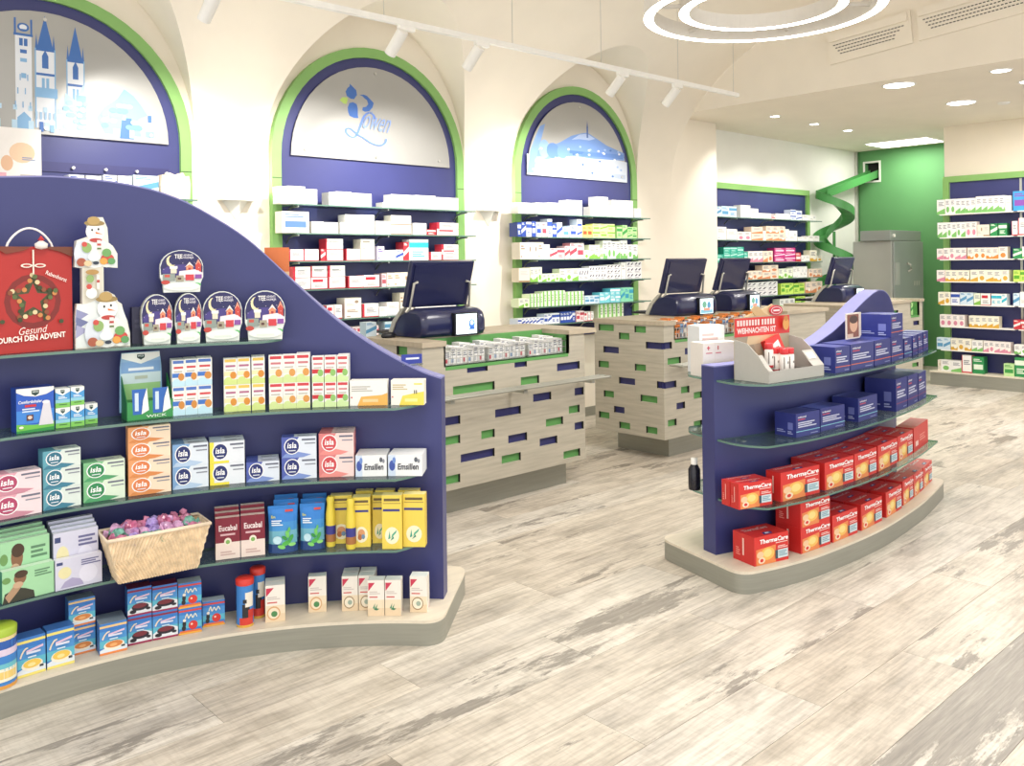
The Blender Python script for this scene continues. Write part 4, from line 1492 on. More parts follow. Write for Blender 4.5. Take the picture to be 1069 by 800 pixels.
def terminal(loc, rz, label, img):
    root = empty('sales_terminal', loc, rz, label=label, cat='cash terminal', group='sales terminals')
    W_ = .255
    # body: rounded wedge, profile in (y, z); customers at -y
    pr = [(-.145, .0), (-.165, .03), (-.165, .10), (-.15, .145), (-.11, .168), (-.02, .175), (.08, .15), (.16, .08), (.185, .03), (.18, 0)]
    m = MB()
    n = len(pr)
    secs = [(-W_, .86), (-W_ + .02, .96), (-W_ + .05, 1), (W_ - .05, 1), (W_ - .02, .96), (W_, .86)]
    vv = [(x, y_ * f_, .004 + z * f_) for x, f_ in secs for y_, z in pr]
    m.mesh(vv, [(i * n + j, i * n + (j + 1) % n, (i + 1) * n + (j + 1) % n, (i + 1) * n + j) for i in range(len(secs) - 1) for j in range(n)], smooth=True)
    m.mesh(vv[:n], [tuple(range(n))])
    m.mesh(vv[-n:], [tuple(range(n))[::-1]])
    b_ = m.build('housing', 'terminal', root)
    # side trims
    for s in (-1, 1):
        m = MB()
        q = [(.02, .182), (.06, .172), (.15, .095), (.20, .01), (.165, .0), (.115, .085), (.05, .15)]
        m.prism(q, s * (W_ - .018), s * (W_ + .008), lambda u, v, a: (a, u, v + .003))
        m.build('side_trim', 'silver_plastic', root)
    # customer screen
    cd = MB()
    cd.box(-.03, .16, -.188, -.155, .003, .145)
    c_ = cd.build('customer_display', 'terminal_dark', root)
    m = MB()
    m.art([('r', .06, .07, .94, .95, '#dff2fa')] + img, lambda u, v, h: (-.03 + u * .19, -.1885 - h, .003 + v * .142), .0004)
    m.build('screen_picture', 'screen', c_)
    # operator keyboard shelf
    m = MB()
    m.box(-.2, .2, .18, .42, .004, .022)
    kb = m.build('keyboard', 'terminal_dark', root)
    for r in range(4):
        m = MB()
        for k in range(12):
            m.box(-.18 + k * .03, -.155 + k * .03, .21 + r * .045, .245 + r * .045, .022, .028)
        m.build('key_row', 'terminal', kb)
    # monitor on two arms
    lean = math.radians(-17)
    Mm = Matrix.Translation((0, .045, .185)) @ Matrix.Rotation(-lean, 4, 'X')
    m = MB()
    m.box(-.25, .25, -.014, .02, 0, .30, M=Mm)
    mo = m.build('monitor', 'terminal', root, bevel=.006)
    m = MB()
    m.box(-.225, .225, -.02, -.014, .02, .28, M=Mm)
    m.build('back_cover', 'terminal', mo)
    m = MB()
    m.box(-.24, .24, .02, .022, .012, .288, M=Mm)
    m.build('operator_screen', 'terminal_dark', mo)
    for s in (-1, 1):
        m = MB()
        pts = [Vector((s * .24, .10, .10)), Vector((s * .24, .02, .15)), Vector((s * .238, -.005, .175)), Mm @ Vector((s * .225, -.034, .165)), Mm @ Vector((s * .195, -.026, .17))]
        m.tube(pts, .0085, 8)
        m.build('monitor_arm', 'silver_plastic', root)
    return root


sm = bpy.data.materials.new('lit_screen')
sm.use_nodes = True
_b = sm.node_tree.nodes['Principled BSDF']
_a = sm.node_tree.nodes.new('ShaderNodeVertexColor')
_a.layer_name = 'Col'
sm.node_tree.links.new(_a.outputs[0], _b.inputs['Base Color'])
sm.node_tree.links.new(_a.outputs[0], _b.inputs['Emission Color'])
_b.inputs['Emission Strength'].default_value = .75
MATS['screen'] = sm
img1 = [('e', .3, .3, .2, .18, '#bfe6f4'), ('e', .72, .5, .13, .2, '#3f6fb5'), ('e', .72, .55, .07, .1, '#dff2fa'), ('p', [(.6, .25), (.85, .25), (.8, .4), (.65, .4)], '#2f5da8')]
img2 = [('r', .1, .1, .9, .3, '#6f9fb0'), ('e', .35, .6, .15, .2, '#5f8f7a'), ('e', .65, .55, .12, .22, '#4f7f9c'), ('r', .3, .25, .7, .4, '#cf7f6a')]
terminal((3.44, 4.42, 1.05), 0, 'navy sales terminal on the counter behind the left gondola', img1)
terminal((6.08, 4.46, 1.05), math.radians(-4), 'navy sales terminal on the near end of the centre counter', img2)
terminal((6.90, 4.52, 1.05), math.radians(3), 'navy sales terminal on the far end of the centre counter', img2)
terminal((8.95, 4.52, 1.05), math.radians(2), 'navy sales terminal before the grey fridge', img2)
m = MB()
m.lathe([(.03, .0), (.036, .012), (.03, .03), (.012, .038), (0, .039)], 16)
o = m.build('barcode_scanner', 'terminal_dark')
o.location = (3.10, 4.50, 1.0505)
o.scale = (1.5, .9, .9)
tag(o, 'small black hand scanner beside the left terminal', 'scanner')
# small cartons beside terminal
A, B = (3.04, 4.66), (3.12, 4.66)
put(stock('lb', 1), 'medicine_box', A, B, 1.0505, .09, .07, 'pale blue carton behind the scanner on the first counter', 'carton')

# ================================================================== FRIDGE, CHUTE
root = empty('medicine_fridge', (11.25, 4.97, 0), label='tall grey metal medicine fridge before the green wall', cat='fridge')
m = MB()
m.box(0, .92, .012, .53, .0, 1.735)
m.build('cabinet_body', 'fridge', root, bevel=.008)
m = MB()
m.box(.02, .92, -.012, .012, .06, 1.725)
dr = m.build('door', 'fridge_door', root, bevel=.005)
m = MB()
m.box(.045, .165, -.022, -.012, 1.16, 1.45)
m.build('grip_recess', 'fridge', dr)
m = MB()
m.tube([(.40, -.02, 1.44), (.43, -.05, 1.42), (.44, -.05, 1.36), (.42, -.02, 1.33)], .014, 8)
m.build('door_handle', 'silver_plastic', dr)
m = MB()
for k in range(3):
    m.box(.62 + k * .07, .65 + k * .07, -.014, -.012, 1.14, 1.20)
m.build('display_digits', 'silver_plastic', dr)
m = MB()
m.box(-.06, .88, .0, .4, 1.735, 1.87)
cu_ = m.build('control_unit', 'fridge_door', root, bevel=.005)
m = MB()
m.tube([(.03, .0, 1.80), (.03, -.02, 1.80)], .022, 12)
m.build('control_knob', 'white_plastic', cu_)

root = empty('spiral_chute', (0, 0, 0), label='green spiral medicine chute dropping from the wall hole', cat='chute')
XC, YC = 11.28, 5.775
path = []
hole = np.array([12.6, 5.805, 2.70])
th0 = math.radians(150)
Rm = .185
ztop = 2.33
st = np.array([XC + Rm * math.cos(th0), YC + Rm * math.sin(th0), ztop])
for t in np.linspace(0, 1, 14):
    q = hole * (1 - t) + st * t
    path.append(q)
pitch = .66
for k in range(1, 86):
    th = th0 + 2 * math.pi * k / 40
    path.append(np.array([XC + Rm * math.cos(th), YC + Rm * math.sin(th), ztop - pitch * k / 40]))
path = np.array(path)


def channel(pp, name, parent):
    t = np.gradient(pp, axis=0)
    t /= np.linalg.norm(t, axis=1)[:, None]
    sd = np.c_[t[:, 1], -t[:, 0], np.zeros(len(t))]
    sd /= np.linalg.norm(sd, axis=1)[:, None]
    hw_, hh = .08, .11
    n = len(pp)
    up = np.array([0, 0, 1.0])
    th_ = .008
    prof = [(-hw_, hh), (-hw_, 0), (hw_, 0), (hw_, hh), (hw_ - th_, hh), (hw_ - th_, th_), (-hw_ + th_, th_), (-hw_ + th_, hh)]
    k = len(prof)
    vv = [tuple(pp[i] + sd[i] * a + up * b_) for i in range(n) for a, b_ in prof]
    m = MB()
    m.mesh(vv, [(i * k + j, i * k + (j + 1) % k, (i + 1) * k + (j + 1) % k, (i + 1) * k + j) for i in range(n - 1) for j in range(k)])
    m.mesh(vv[:k], [tuple(range(k))])
    m.mesh(vv[-k:], [tuple(range(k))[::-1]])
    return m.build(name, 'chute', parent)


channel(path[:15], 'straight_slide', root)
channel(path[13:], 'spiral_slide', root)
m = MB()
m.tube([(XC, YC, 0), (XC, YC, ztop - .45)], .02, 10)
m.build('support_post', 'chute', root)

# ================================================================== GONDOLA GOODS
random.seed(31)


def g(path, s, z, x0, x1, hp, me, name, D, label, cat, group=None, back=0, base=None, yaw=0, shrink=.985):
    A, B = path.find(x0, z, s), path.find(x1, z, s)
    H = hpx((A + B) / 2, hp)
    put(me, name, A, B, (z if base is None else base) + .0006, H, D, label, cat, group, back, shrink, yaw)
    return H


HFAC = {'lozenge_box': .89, 'soup_carton': .87, 'tea_box': .93}


def column(path, s, z, x0, x1, levels, name, D, lab, cat, group, deep=1, gap=.004):
    """levels: list of (mesh, pixel height, label) bottom to top; deep copies behind"""
    zz = z
    A, B = path.find(x0, z, s), path.find(x1, z, s)
    for me, hp, l in levels:
        H = hpx((A + B) / 2, hp) * HFAC.get(name, 1)
        for k in range(deep):
            put(me, name, A, B, zz + .0006, H, D, l if k == 0 else l + (', rear row' if k == 1 else ', hindmost row'), cat, group, back=k * (D + gap))
        zz += H + .0006
    return zz


# --- lozenge boxes with round badge
def isla(key, main, pale, accent, badge, yellow=False):
    f = [('p', [(0, 0), (.55, 0), (.30, .5), (.5, 1), (0, 1)], main), ('p', [(.0, .0), (.62, .0), (.85, .12), (.4, .3), (.1, .18)], accent),
         ('e', .30, .55, .23, .40, '#f3f3f3'), ('e', .30, .55, .20, .355, badge), ('t', 'isla', .165, .46, .43, .74, '#ffffff', .12, 0, .02), ('l', .2, .3, .40, .38, 1, '#e6e9f0'),
         ('l', .58, .78, .97, .93, 1, '#6a6f80'), ('l', .66, .62, .97, .72, 1, '#8a8f9c')]
    if yellow:
        f = [('r', 0, 0, .12, 1, '#eedf4a'), ('r', 0, 0, .55, .12, '#eedf4a')] + f[2:]
    return carton('isla_' + key, pale, f, side=main, top=pale, toparts=[('r', 0, 0, .35, 1, main), ('l', .45, .3, .9, .7, 2, '#8a8f9c')])


I_pink = isla('pink', '#dfa3b3', '#f0dadf', '#c98a9c', '#b0456a')
I_teal = isla('teal', '#5fa3b5', '#dbe6e0', '#3f7f98', '#2f6f88')
I_green = isla('green', '#7fc08a', '#dcebd6', '#4f9f6a', '#2f8a55')
I_orange = isla('orange', '#e8a06a', '#f3dcc2', '#d98a4f', '#dd7f4a')
I_blue = isla('blue', '#7fa8d6', '#dfe8f2', '#b3cbe6', '#232f6b')
I_yel = isla('yellow', '#cfdcec', '#e6ebf2', '#b9cce2', '#232f6b', True)
I_navy = isla('navy', '#4f5fae', '#dfe6f2', '#7f96d2', '#252f72')
I_red = isla('red', '#dd7f80', '#f2d6d2', '#e88f8a', '#cf4a52')
z = SZ[1]
GP = 'lozenge boxes on the left gondola'
column(PLg, .17, z, -8, 44, [(I_pink, 27, 'pink lozenge box, lower of the pair at the left picture edge'), (I_pink, 25, 'pink lozenge box, upper of the pair at the left picture edge')], 'lozenge_box', .07, '', 'carton', GP)
column(PLg, .16, z, 45, 85, [(I_teal, 24, 'teal lozenge box, bottom of the stack of three'), (I_teal, 23, 'teal lozenge box, middle of the stack of three'), (I_teal, 21, 'teal lozenge box, top of the stack of three')], 'lozenge_box', .07, '', 'carton', GP)
column(PLg, .15, z, 87, 131, [(I_green, 24, 'green lozenge box, lower of the stacked pair'), (I_green, 22, 'green lozenge box, upper of the stacked pair')], 'lozenge_box', .07, '', 'carton', GP)
column(PLg, .15, z, 134, 179, [(I_orange, 21, 'orange lozenge box, lowest of four stacked'), (I_orange, 20, 'orange lozenge box, second lowest of four stacked'), (I_orange, 20, 'orange lozenge box, third lowest of four stacked'), (I_orange, 18, 'orange lozenge box, topmost of four stacked')], 'lozenge_box', .07, '', 'carton', GP)
column(PLg, .14, z, 180, 218, [(I_blue, 26, 'light blue lozenge box, lower, right of the orange stack'), (I_blue, 26, 'light blue lozenge box, upper, right of the orange stack')], 'lozenge_box', .06, '', 'carton', GP, deep=2)
column(PLg, .14, z, 219, 256, [(I_yel, 25, 'white lozenge box with yellow edge, lower one'), (I_yel, 25, 'white lozenge box with yellow edge, upper one')], 'lozenge_box', .06, '', 'carton', GP, deep=2)
column(PLg, .14, z, 257, 292, [(I_navy, 23, 'single-height blue lozenge box between two stacks')], 'lozenge_box', .06, '', 'carton', GP, deep=2)
column(PLg, .14, z, 294, 331, [(I_navy, 25, 'dark blue lozenge box, lower, left of the red stack'), (I_navy, 24, 'dark blue lozenge box, upper, left of the red stack')], 'lozenge_box', .06, '', 'carton', GP)
column(PLg, .14, z, 333, 370, [(I_red, 26, 'red lozenge box, lower one'), (I_red, 25, 'red lozenge box, upper one')], 'lozenge_box', .042, '', 'carton', GP, deep=3)
ems = carton('emsillen', '#eef0f1', [('r', 0, 0, .22, 1, '#cfdcef'), ('e', .12, .5, .09, .25, '#3f56a8'), ('e', .18, .75, .05, .15, '#6f8fd0'), ('t', 'Emsillen', .28, .3, .9, .6, '#3c3f4a', .1, 0, .03), ('e', .82, .78, .05, .12, '#5a5f6a'), ('e', .9, .72, .04, .1, '#8a8f98')], side='#e0e3e6', top='#f4f5f5')
for i, (x0, x1) in enumerate([(371, 404), (405, 441)]):
    column(PLg, .15, z, x0, x1, [(ems, 22, 'flat white throat pastille box, %s of the two, beside the red stack' % ('left', 'right')[i])], 'pastille_box', .062, '', 'carton', 'pastille boxes', deep=2)

# --- top shelf: bag, snowman display, tea calendars
z0 = 1.21
A, B = PLg.find(-12, z0, .15), PLg.find(76, z0, .13)
H = hpx((A + B) / 2, 110)
star = []
for k in range(5):
    a = math.pi / 2 + 2 * math.pi * k / 5
    star.append((.52 + .30 * math.cos(a), .50 + .245 * math.sin(a)))
    a += math.pi / 5
    star.append((.52 + .14 * math.cos(a), .50 + .115 * math.sin(a)))
inn = [(.52 + (x - .52) * .62, .50 + (y_ - .5) * .62) for x, y_ in star]
RB = '#b12a25'
f = [('e', .52, .48, .34, .26, '#7d2420'), ('e', .52, .48, .27, .205, '#a52a26'), ('p', star, '#4a4a2c'), ('p', inn, '#b02b27')]
for i in range(10):
    a, b_ = star[i], star[(i + 1) % 10]
    for t in (.1, .45, .8):
        f.append(('e', a[0] + (b_[0] - a[0]) * t, a[1] + (b_[1] - a[1]) * t, .03, .022, ('#5a6a3a', '#d8c79a', '#8a4a2c', '#39401f', '#c9854a')[(i * 3 + int(t * 10)) % 5]))
f += [('r', .51, .74, .53, .97, '#e6ded0'), ('e', .44, .82, .07, .02, '#e6ded0'), ('e', .60, .82, .07, .02, '#e6ded0'), ('e', .44, .82, .045, .01, RB), ('e', .60, .82, .045, .01, RB), ('p', [(.05, 1), (.5, 1), (.4, .96), (.2, .93)], '#7a3a28'), ('p', [(.6, 1), (1, 1), (1, .9), (.85, .95)], '#6f3a26'),
      ('t', 'Rabenhorst', .66, .695, .93, .735, '#f6eee6', .2, math.radians(-18), .01), ('t', 'Gesund', .34, .175, .68, .245, '#f6eee6', .35, math.radians(3), -.005), ('t', 'DURCH DEN ADVENT', .10, .11, .90, .165, '#f6eee6', 0, math.radians(2), .03), ('e', .85, .28, .03, .02, '#3f4a2a'), ('e', .15, .3, .03, .02, '#3f4a2a')]
bag = empty('gift_bag', label='red paper gift bag with star wreath at the left picture edge', cat='bag')
c = (A + B) / 2
d = B - A
bag.location = (c[0], c[1], z0 + .0006)
bag.rotation_euler = (0, 0, math.atan2(d[1], d[0]))
Wb = float(np.hypot(*d))
m = MB()
m.box(-Wb / 2, Wb / 2, 0, .09, 0, H, lin(RB))
m.face([(-Wb / 2, .0, H + .0003), (Wb / 2, 0, H + .0003), (Wb / 2, .09, H + .0003), (-Wb / 2, .09, H + .0003)], lin('#7a1f1c'))
m.art(f, lambda u, v, h: ((u - .5) * Wb, -h, v * H), .0002)
m.build('paper_body', 'print', bag)
m = MB()
m.tube([(-.08 + .16 * t, .01, H - .02 + .085 * math.sin(math.pi * t) ** .6) for t in np.linspace(0, 1, 17)], .004, 6)
m.build('cord_handle', 'cord', bag)
m = MB()
m.lathe([(.0, .0), (.02, .005), (.022, .02), (.0, .035)], 10, c=(.03, -.012, H - .01), col=lin('#efe6df'))
m.lathe([(.0, .03), (.012, .033), (.0, .05)], 10, c=(.03, -.012, H - .01), col=lin('#c22b2b'))
m.build('hanging_ornament', 'print', bag)


def die_cut(name, label, cat, path, s, z, x0, x1, hp, outline, art, D, col, group=None, base=None):
    A, B = path.find(x0, z, s), path.find(x1, z, s)
    c = (A + B) / 2
    d = B - A
    W_ = float(np.hypot(*d))
    H = hpx(c, hp)
    m = MB()
    m.prism(outline, 0, D, lambda u, v, a: ((u - .5) * W_, a, v * H), lin(col))
    m.art(art, lambda u, v, h: ((u - .5) * W_, -h, v * H), .0003)
    o = m.build(name, 'print')
    o.location = (c[0], c[1], (z if base is None else base) + .0006)
    o.rotation_euler = (0, 0, math.atan2(d[1], d[0]))
    tag(o, label, cat, group)
    return o, H


# snowman standee
def snowman(cx, b, sc):
    q = lambda x, y_: (cx + x * sc, b + y_ * sc * .45)
    e = lambda x, y_, rx, ry, c: ('e', *q(x, y_), rx * sc, ry * sc * .45, c)
    r = [e(0, .30, .40, .36, '#eef0ee'), e(.30, .25, .22, .3, '#e6ebe2'), e(-.32, .28, .2, .3, '#d6dde6'), e(.02, .80, .24, .22, '#f6f6f2'), e(.0, 1.0, .26, .07, '#9a8250'), e(-.02, 1.06, .16, .1, '#b89a60'), e(-.06, .84, .025, .03, '#2a2a2a'), e(.1, .86, .025, .03, '#2a2a2a'),
         ('p', [q(.02, .80), q(.22, .74), q(.03, .75)], '#e0703a'), e(.03, .60, .16, .05, '#b8433f'), ('p', [q(.06, .6), q(.16, .6), q(.16, .36), q(.06, .36)], '#e8e0dc'), ('p', [q(.06, .52), q(.16, .52), q(.16, .47), q(.06, .47)], '#b8433f'), ('p', [q(.06, .42), q(.16, .42), q(.16, .38), q(.06, .38)], '#5f7a3f'),
         e(.32, .16, .17, .12, '#c9483f'), e(.22, .1, .1, .08, '#e0a04a'), e(.42, .1, .1, .08, '#5f9a5f'), e(.30, .3, .12, .1, '#6fa35f'), e(-.2, .42, .12, .12, '#8fae6a'), e(-.26, .5, .07, .06, '#c94f45'), e(-.34, .08, .12, .1, '#a8583f'), e(-.18, .05, .1, .07, '#d9c29a'), e(.02, .06, .08, .04, '#2f3a4a'), e(-.02, .2, .16, .1, '#e3efec')]
    return r


out = [(.0, .0), (1, .0), (1, .1), (.95, .2), (.88, .27), (.85, .33), (.78, .35), (.72, .40), (.60, .43), (.52, .42), (.52, .62), (.78, .61), (.78, .72), (.70, .78), (.62, .80), (.60, .92), (.52, 1.0), (.30, 1.0), (.26, .94), (.30, .86), (.18, .84), (.04, .82), (.02, .76), (.0, .62), (.13, .61), (.13, .34), (.03, .34), (.0, .25)]
art = [('p', [(.0, .62), (.13, .61), (.52, .62), (.77, .615), (.77, .72), (.62, .8), (.3, .84), (.04, .81)], '#dfe6e4'), ('r', .14, .34, .51, .62, '#dcd8c8'), ('p', [(.01, .01), (.99, .01), (.94, .2), (.86, .3), (.6, .4), (.2, .34), (.03, .33)], '#e2e8e6')]
art += [('p', [(.02, .30 + k * -.06), (.24, .26 - k * .06), (.0, .20 - k * .06)], ('#8f92b8', '#6f76a0', '#a8a8c8')[k]) for k in range(3)]
art += snowman(.36, .63, .34 / .45 * .95 / 1.0) + snowman(.56, .02, .78)
art += [('e', .30, .58, .12, .02, '#b08a50'), ('e', .26, .53, .07, .03, '#8fae6a'), ('r', .38, .45, .43, .56, '#e8e0dc'), ('r', .38, .5, .43, .52, '#b8433f'), ('e', .28, .42, .1, .04, '#eef0ee'), ('e', .24, .47, .05, .02, '#c94f45')]
die_cut('advent_display', 'die-cut cardboard display with two stacked snowmen beside gift bag', 'display', PLg, .15, z0, 79, 136, 136, out, art, .05, '#e6e4da')

# tea calendars
go = [(.08, 0), (.92, 0), (.94, .22), (1.0, .36), (1.0, .60)] + [(.5 + .5 * math.cos(t), .60 + .40 * math.sin(t)) for t in np.linspace(.15, math.pi - .15, 12)] + [(.0, .60), (.0, .36), (.06, .22)]
NV = '#2b2a5c'
ga = [('p', go, '#e6ebe6'), ('p', [(.02, .42), (.98, .42), (.99, .60)] + [(.5 + .48 * math.cos(t), .60 + .385 * math.sin(t)) for t in np.linspace(.1, math.pi - .1, 12)] + [(.01, .60)], NV), ('e', .5, .5, .46, .16, '#4a3f86'),
      ('e', .26, .74, .115, .135, '#f0e2b4'), ('e', .31, .765, .105, .12, NV), ('t', 'TEE', .33, .80, .52, .90, '#f3f1ee', 0, 0, .02), ('t', 'ADVENTS', .54, .855, .76, .90, '#e9e6f0'), ('t', 'KALENDER', .54, .80, .78, .84, '#e9e6f0'),
      ('r', .24, .45, .38, .58, '#e6dcc6'), ('r', .22, .56, .4, .62, '#f6f3ec'), ('p', [(.60, .45), (.76, .45), (.76, .6), (.68, .70), (.60, .6)], '#e88f6a'), ('p', [(.57, .59), (.68, .72), (.79, .59), (.68, .66)], '#f6e9e4'), ('r', .65, .5, .71, .58, '#b03c3c'), ('p', [(.82, .42), (.95, .42), (.95, .64), (.885, .78), (.82, .64)], '#c9483f'), ('p', [(.80, .62), (.885, .79), (.97, .62), (.885, .71)], '#e89a80'),
      ('p', [(.42, .34), (.98, .34), (.98, .46), (.80, .54), (.44, .50)], '#f3e3ea'), ('r', .58, .28, .78, .42, '#cf4048'), ('r', .80, .32, .96, .42, '#8a4fa0'), ('p', [(.78, .42), (.98, .42), (.88, .52)], '#f1dff0'), ('r', .06, .28, .34, .44, '#8f9a92'), ('r', .10, .36, .22, .42, '#c9564a'), ('r', .36, .26, .54, .40, '#a8a08a'), ('r', .40, .30, .48, .35, '#5a3a36'), ('e', .12, .24, .10, .05, '#c0483f'), ('e', .85, .18, .09, .04, '#6fbf7a'), ('e', .5, .14, .42, .1, '#eef3ea'), ('r', .28, .08, .72, .12, '#dfe6dc')]
for k in range(14):
    ga.append(('e', .08 + (k * .37) % .84, .55 + (k * .23) % .34, .008, .007, '#e9e3f6'))
cal = [(148, 180.5, 52, 'at the left end'), (183, 211, 52, 'second from the left in the row'), (212, 253, 52, 'third from the left in the row'), (256, 298, 51, 'standing apart at the right end')]
HH = 0
for i, (x0, x1, hp, l) in enumerate(cal):
    o, HH = die_cut('tea_calendar', 'globe-shaped navy tea advent calendar %s' % l, 'tea box', PLg, .14 if i != 1 else .155, z0, x0, x1, hp, go, ga, .055, '#d9dccf', 'tea advent calendars')
die_cut('tea_calendar', 'globe-shaped navy tea advent calendar on top of the others', 'tea box', PLg, .13, z0, 168, 213, 44, go, ga, .05, '#d9dccf', 'tea advent calendars', base=z0 + HH + .001)
g(PLg, .07, z0, 138, 152, 38, carton('greybox', '#3a3a55', [('l', .2, .4, .8, .7, 2, '#4a4a66')]), 'storage_box', .05, 'plain dark grey box left of the tea calendars', 'carton')

# --- second shelf: cold remedies
z = SZ[0]


def shield(u, v, w_, h_):
    return [('p', [(u - w_, v + h_), (u + w_, v + h_), (u + w_, v - h_ * .2), (u, v - h_), (u - w_, v - h_ * .2)], '#1f3d3a'), ('t', 'WICK', u - w_ * .8, v + h_ * .1, u + w_ * .8, v + h_ * .75, '#e6f0ea')]


inh = carton('inhaler', '#2a5cc0', [('p', [(0, 0), (1, 0), (1, .2), (.5, .16), (0, .2)], '#6fc04a'), ('p', [(0, 0), (1, 0), (1, .08), (0, .05)], '#2f8f45'), ('r', 0, .2, 1, .5, '#3f86d8'), ('p', [(0, 1), (1, 1), (1, .92), (.8, .84), (.5, .80), (.2, .84), (0, .92)], '#efeee8')] + shield(.5, .88, .1, .065) +
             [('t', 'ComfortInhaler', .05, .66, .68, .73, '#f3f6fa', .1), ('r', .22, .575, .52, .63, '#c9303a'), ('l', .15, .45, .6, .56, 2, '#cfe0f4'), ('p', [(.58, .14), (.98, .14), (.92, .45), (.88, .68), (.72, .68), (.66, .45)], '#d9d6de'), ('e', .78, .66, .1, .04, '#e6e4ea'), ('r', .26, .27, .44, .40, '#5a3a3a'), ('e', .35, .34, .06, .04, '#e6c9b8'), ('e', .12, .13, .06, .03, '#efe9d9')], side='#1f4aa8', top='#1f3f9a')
g(PLg, .16, z, 17, 57, 46, inh, 'inhaler_box', .07, 'blue and green inhaler carton with white shield arc', 'carton')
wick = carton('wick', '#4a9ad6', [('r', 0, 0, 1, .25, '#7fc65a'), ('r', 0, .25, 1, .42, '#8fc9dc'), ('p', [(0, 1), (1, 1), (1, .82), (.5, .62), (0, .82)], '#eff1ec')] + shield(.5, .82, .14, .11) + [('l', .2, .45, .8, .6, 2, '#e6f0f6'), ('l', .25, .12, .8, .2, 1, '#3f6f3a')], side='#3f8ac4', top='#f0f2ee')
zt_ = column(PLg, .15, z, 58, 73.5, [(wick, 21, 'small blue-green cold remedy box, lower left of five'), (wick, 20, 'small blue-green cold remedy box, upper left of five')], 'remedy_box', .05, '', 'carton', 'small cold remedy boxes')
column(PLg, .15, z, 74, 88.5, [(wick, 22, 'small blue-green cold remedy box, lower middle of five'), (wick, 19, 'small blue-green cold remedy box, upper right of five')], 'remedy_box', .05, '', 'carton', 'small cold remedy boxes')
column(PLg, .13, z, 89, 102, [(wick, 21, 'small blue-green cold remedy box, rightmost of five')], 'remedy_box', .05, '', 'carton', 'small cold remedy boxes')
# counter display with header card
A, B = PLg.find(133, z, .16), PLg.find(181, z, .14)
c, d = (A + B) / 2, B - A
Wd = float(np.hypot(*d))
root = empty('product_display', (c[0], c[1], z + .0006), math.atan2(d[1], d[0]), label='green cardboard display tray with blue header card and bottle pictures', cat='display')
Hd = hpx(c, 34)
m = MB()
m.box(-Wd / 2, Wd / 2, 0, .09, 0, Hd * .55, lin('#2f8a4a'))
m.art([('r', 0, 0, 1, 1.0, '#3a9450'), ('p', [(.12, .3), (.3, .3), (.42, 1.7), (.1, 1.7)], '#2f66b8'), ('p', [(.55, .3), (.75, .3), (.88, 1.7), (.55, 1.7)], '#2f66b8'), ('r', .16, .5, .24, 1.5, '#cfe0f0'), ('r', .6, .5, .68, 1.5, '#cfe0f0'), ('p', [(.3, .3), (.46, .5), (.42, 1.75), (.34, 1.1)], '#eef2f0'), ('p', [(.76, .3), (.95, .5), (.88, 1.75), (.8, 1.1)], '#eef2f0'), ('t', 'WICK', .4, .08, .85, .24, '#dff0e2')], lambda u, v, h: ((u - .5) * Wd, -h, v * Hd * .55), .0004)
m.build('tray', 'print', root)
m = MB()
m.prism([(-.5, 0), (.5, 0), (.48, .72), (.44, .95), (-.44, .95), (-.48, .72)], .085, .09, lambda u, v, a: (u * Wd * .95 - .012, a, .02 + v * hpx(c, 66)), lin('#8fb8dc'))
m.art([('r', .04, .0, .96, .45, '#9fcf8a'), ('r', .03, .45, .97, .62, '#cfe2e6'), ('r', .04, .62, .96, .80, '#7fa8d8'), ('p', [(.05, .94), (.95, .94), (.95, .86), (.5, .76), (.05, .86)], '#f0f1ec')] + shield(.5, .87, .09, .045) + [('l', .2, .64, .8, .72, 1, '#eef4fa'), ('r', .35, .52, .65, .57, '#b8c2b0')], lambda u, v, h: ((u - .5) * Wd * .93 - .012, .085 - h, .02 + v * hpx(c, 66)), .0004)
m.build('header_card', 'print', root)
for s in (-1, 1):
    m = MB()
    m.prism([(0, 0), (.085, 0), (.085, Hd * 1.3), (0, Hd * .55)], s * Wd / 2 - .0012, s * Wd / 2 + .0012, lambda u, v, a: (a, u, v), lin('#2a7d42'))
    m.build('tray_side', 'print', root)


def bronchi(key, cap, capw, word, blob, b1, b2=None):
    f = [('r', .08, .86, .92, .97, cap), ('l', .14, .64, .88, .78, 1, word), ('l', .15, .52, .8, .6, 1, '#b9b2a8')]
    f += [('r', .0, .0, 1, .2, b1), ('r', .02, .34, .62, .5, blob), ('e', .72, .36, .24, .14, '#cf8a3f' if b2 is None else b2), ('e', .35, .2, .28, .1, b1)]
    return carton('br_' + key, '#f0efe9', f, side='#e3e3df', top='#f6f5f1')


br_b = bronchi('b', '#4f74c0', 0, '#cf4a50', '#3f74c4', '#bfe0ee')
br_y = bronchi('y', '#e6c05a', 0, '#b06a8a', '#f0e2b0', '#cfdf8a', '#d98f35')
br_r = bronchi('r', '#cf3f4a', 0, '#c97a80', '#efe6cf', '#cfe09a', '#d99a4f')
br_l = bronchi('l', '#cf3f4a', 0, '#d0888c', '#c92f38', '#cfe6a8', '#8fc06a')
GB = 'small upright remedy cartons'
for i, (x0, x1) in enumerate([(180, 193.5), (193.5, 206.5), (206.5, 222)]):
    column(PLg, .14, z, x0, x1, [(br_b, 30, 'blue-capped small remedy carton, lower row, %s from left' % ORD[i]), (br_b, 28, 'blue-capped small remedy carton, upper row, %s from left' % ORD[i])], 'remedy_carton', .045, '', 'carton', GB, deep=2)
for i, (x0, x1) in enumerate([(234, 248), (248, 262), (263, 277)]):
    column(PLg, .14, z, x0, x1, [(br_y, 28, 'yellow-capped small remedy carton, lower row, %s from left' % ORD[i]), (br_y, 27.5, 'yellow-capped small remedy carton, upper row, %s from left' % ORD[i])], 'remedy_carton', .045, '', 'carton', GB, deep=2 if i == 2 else 1)
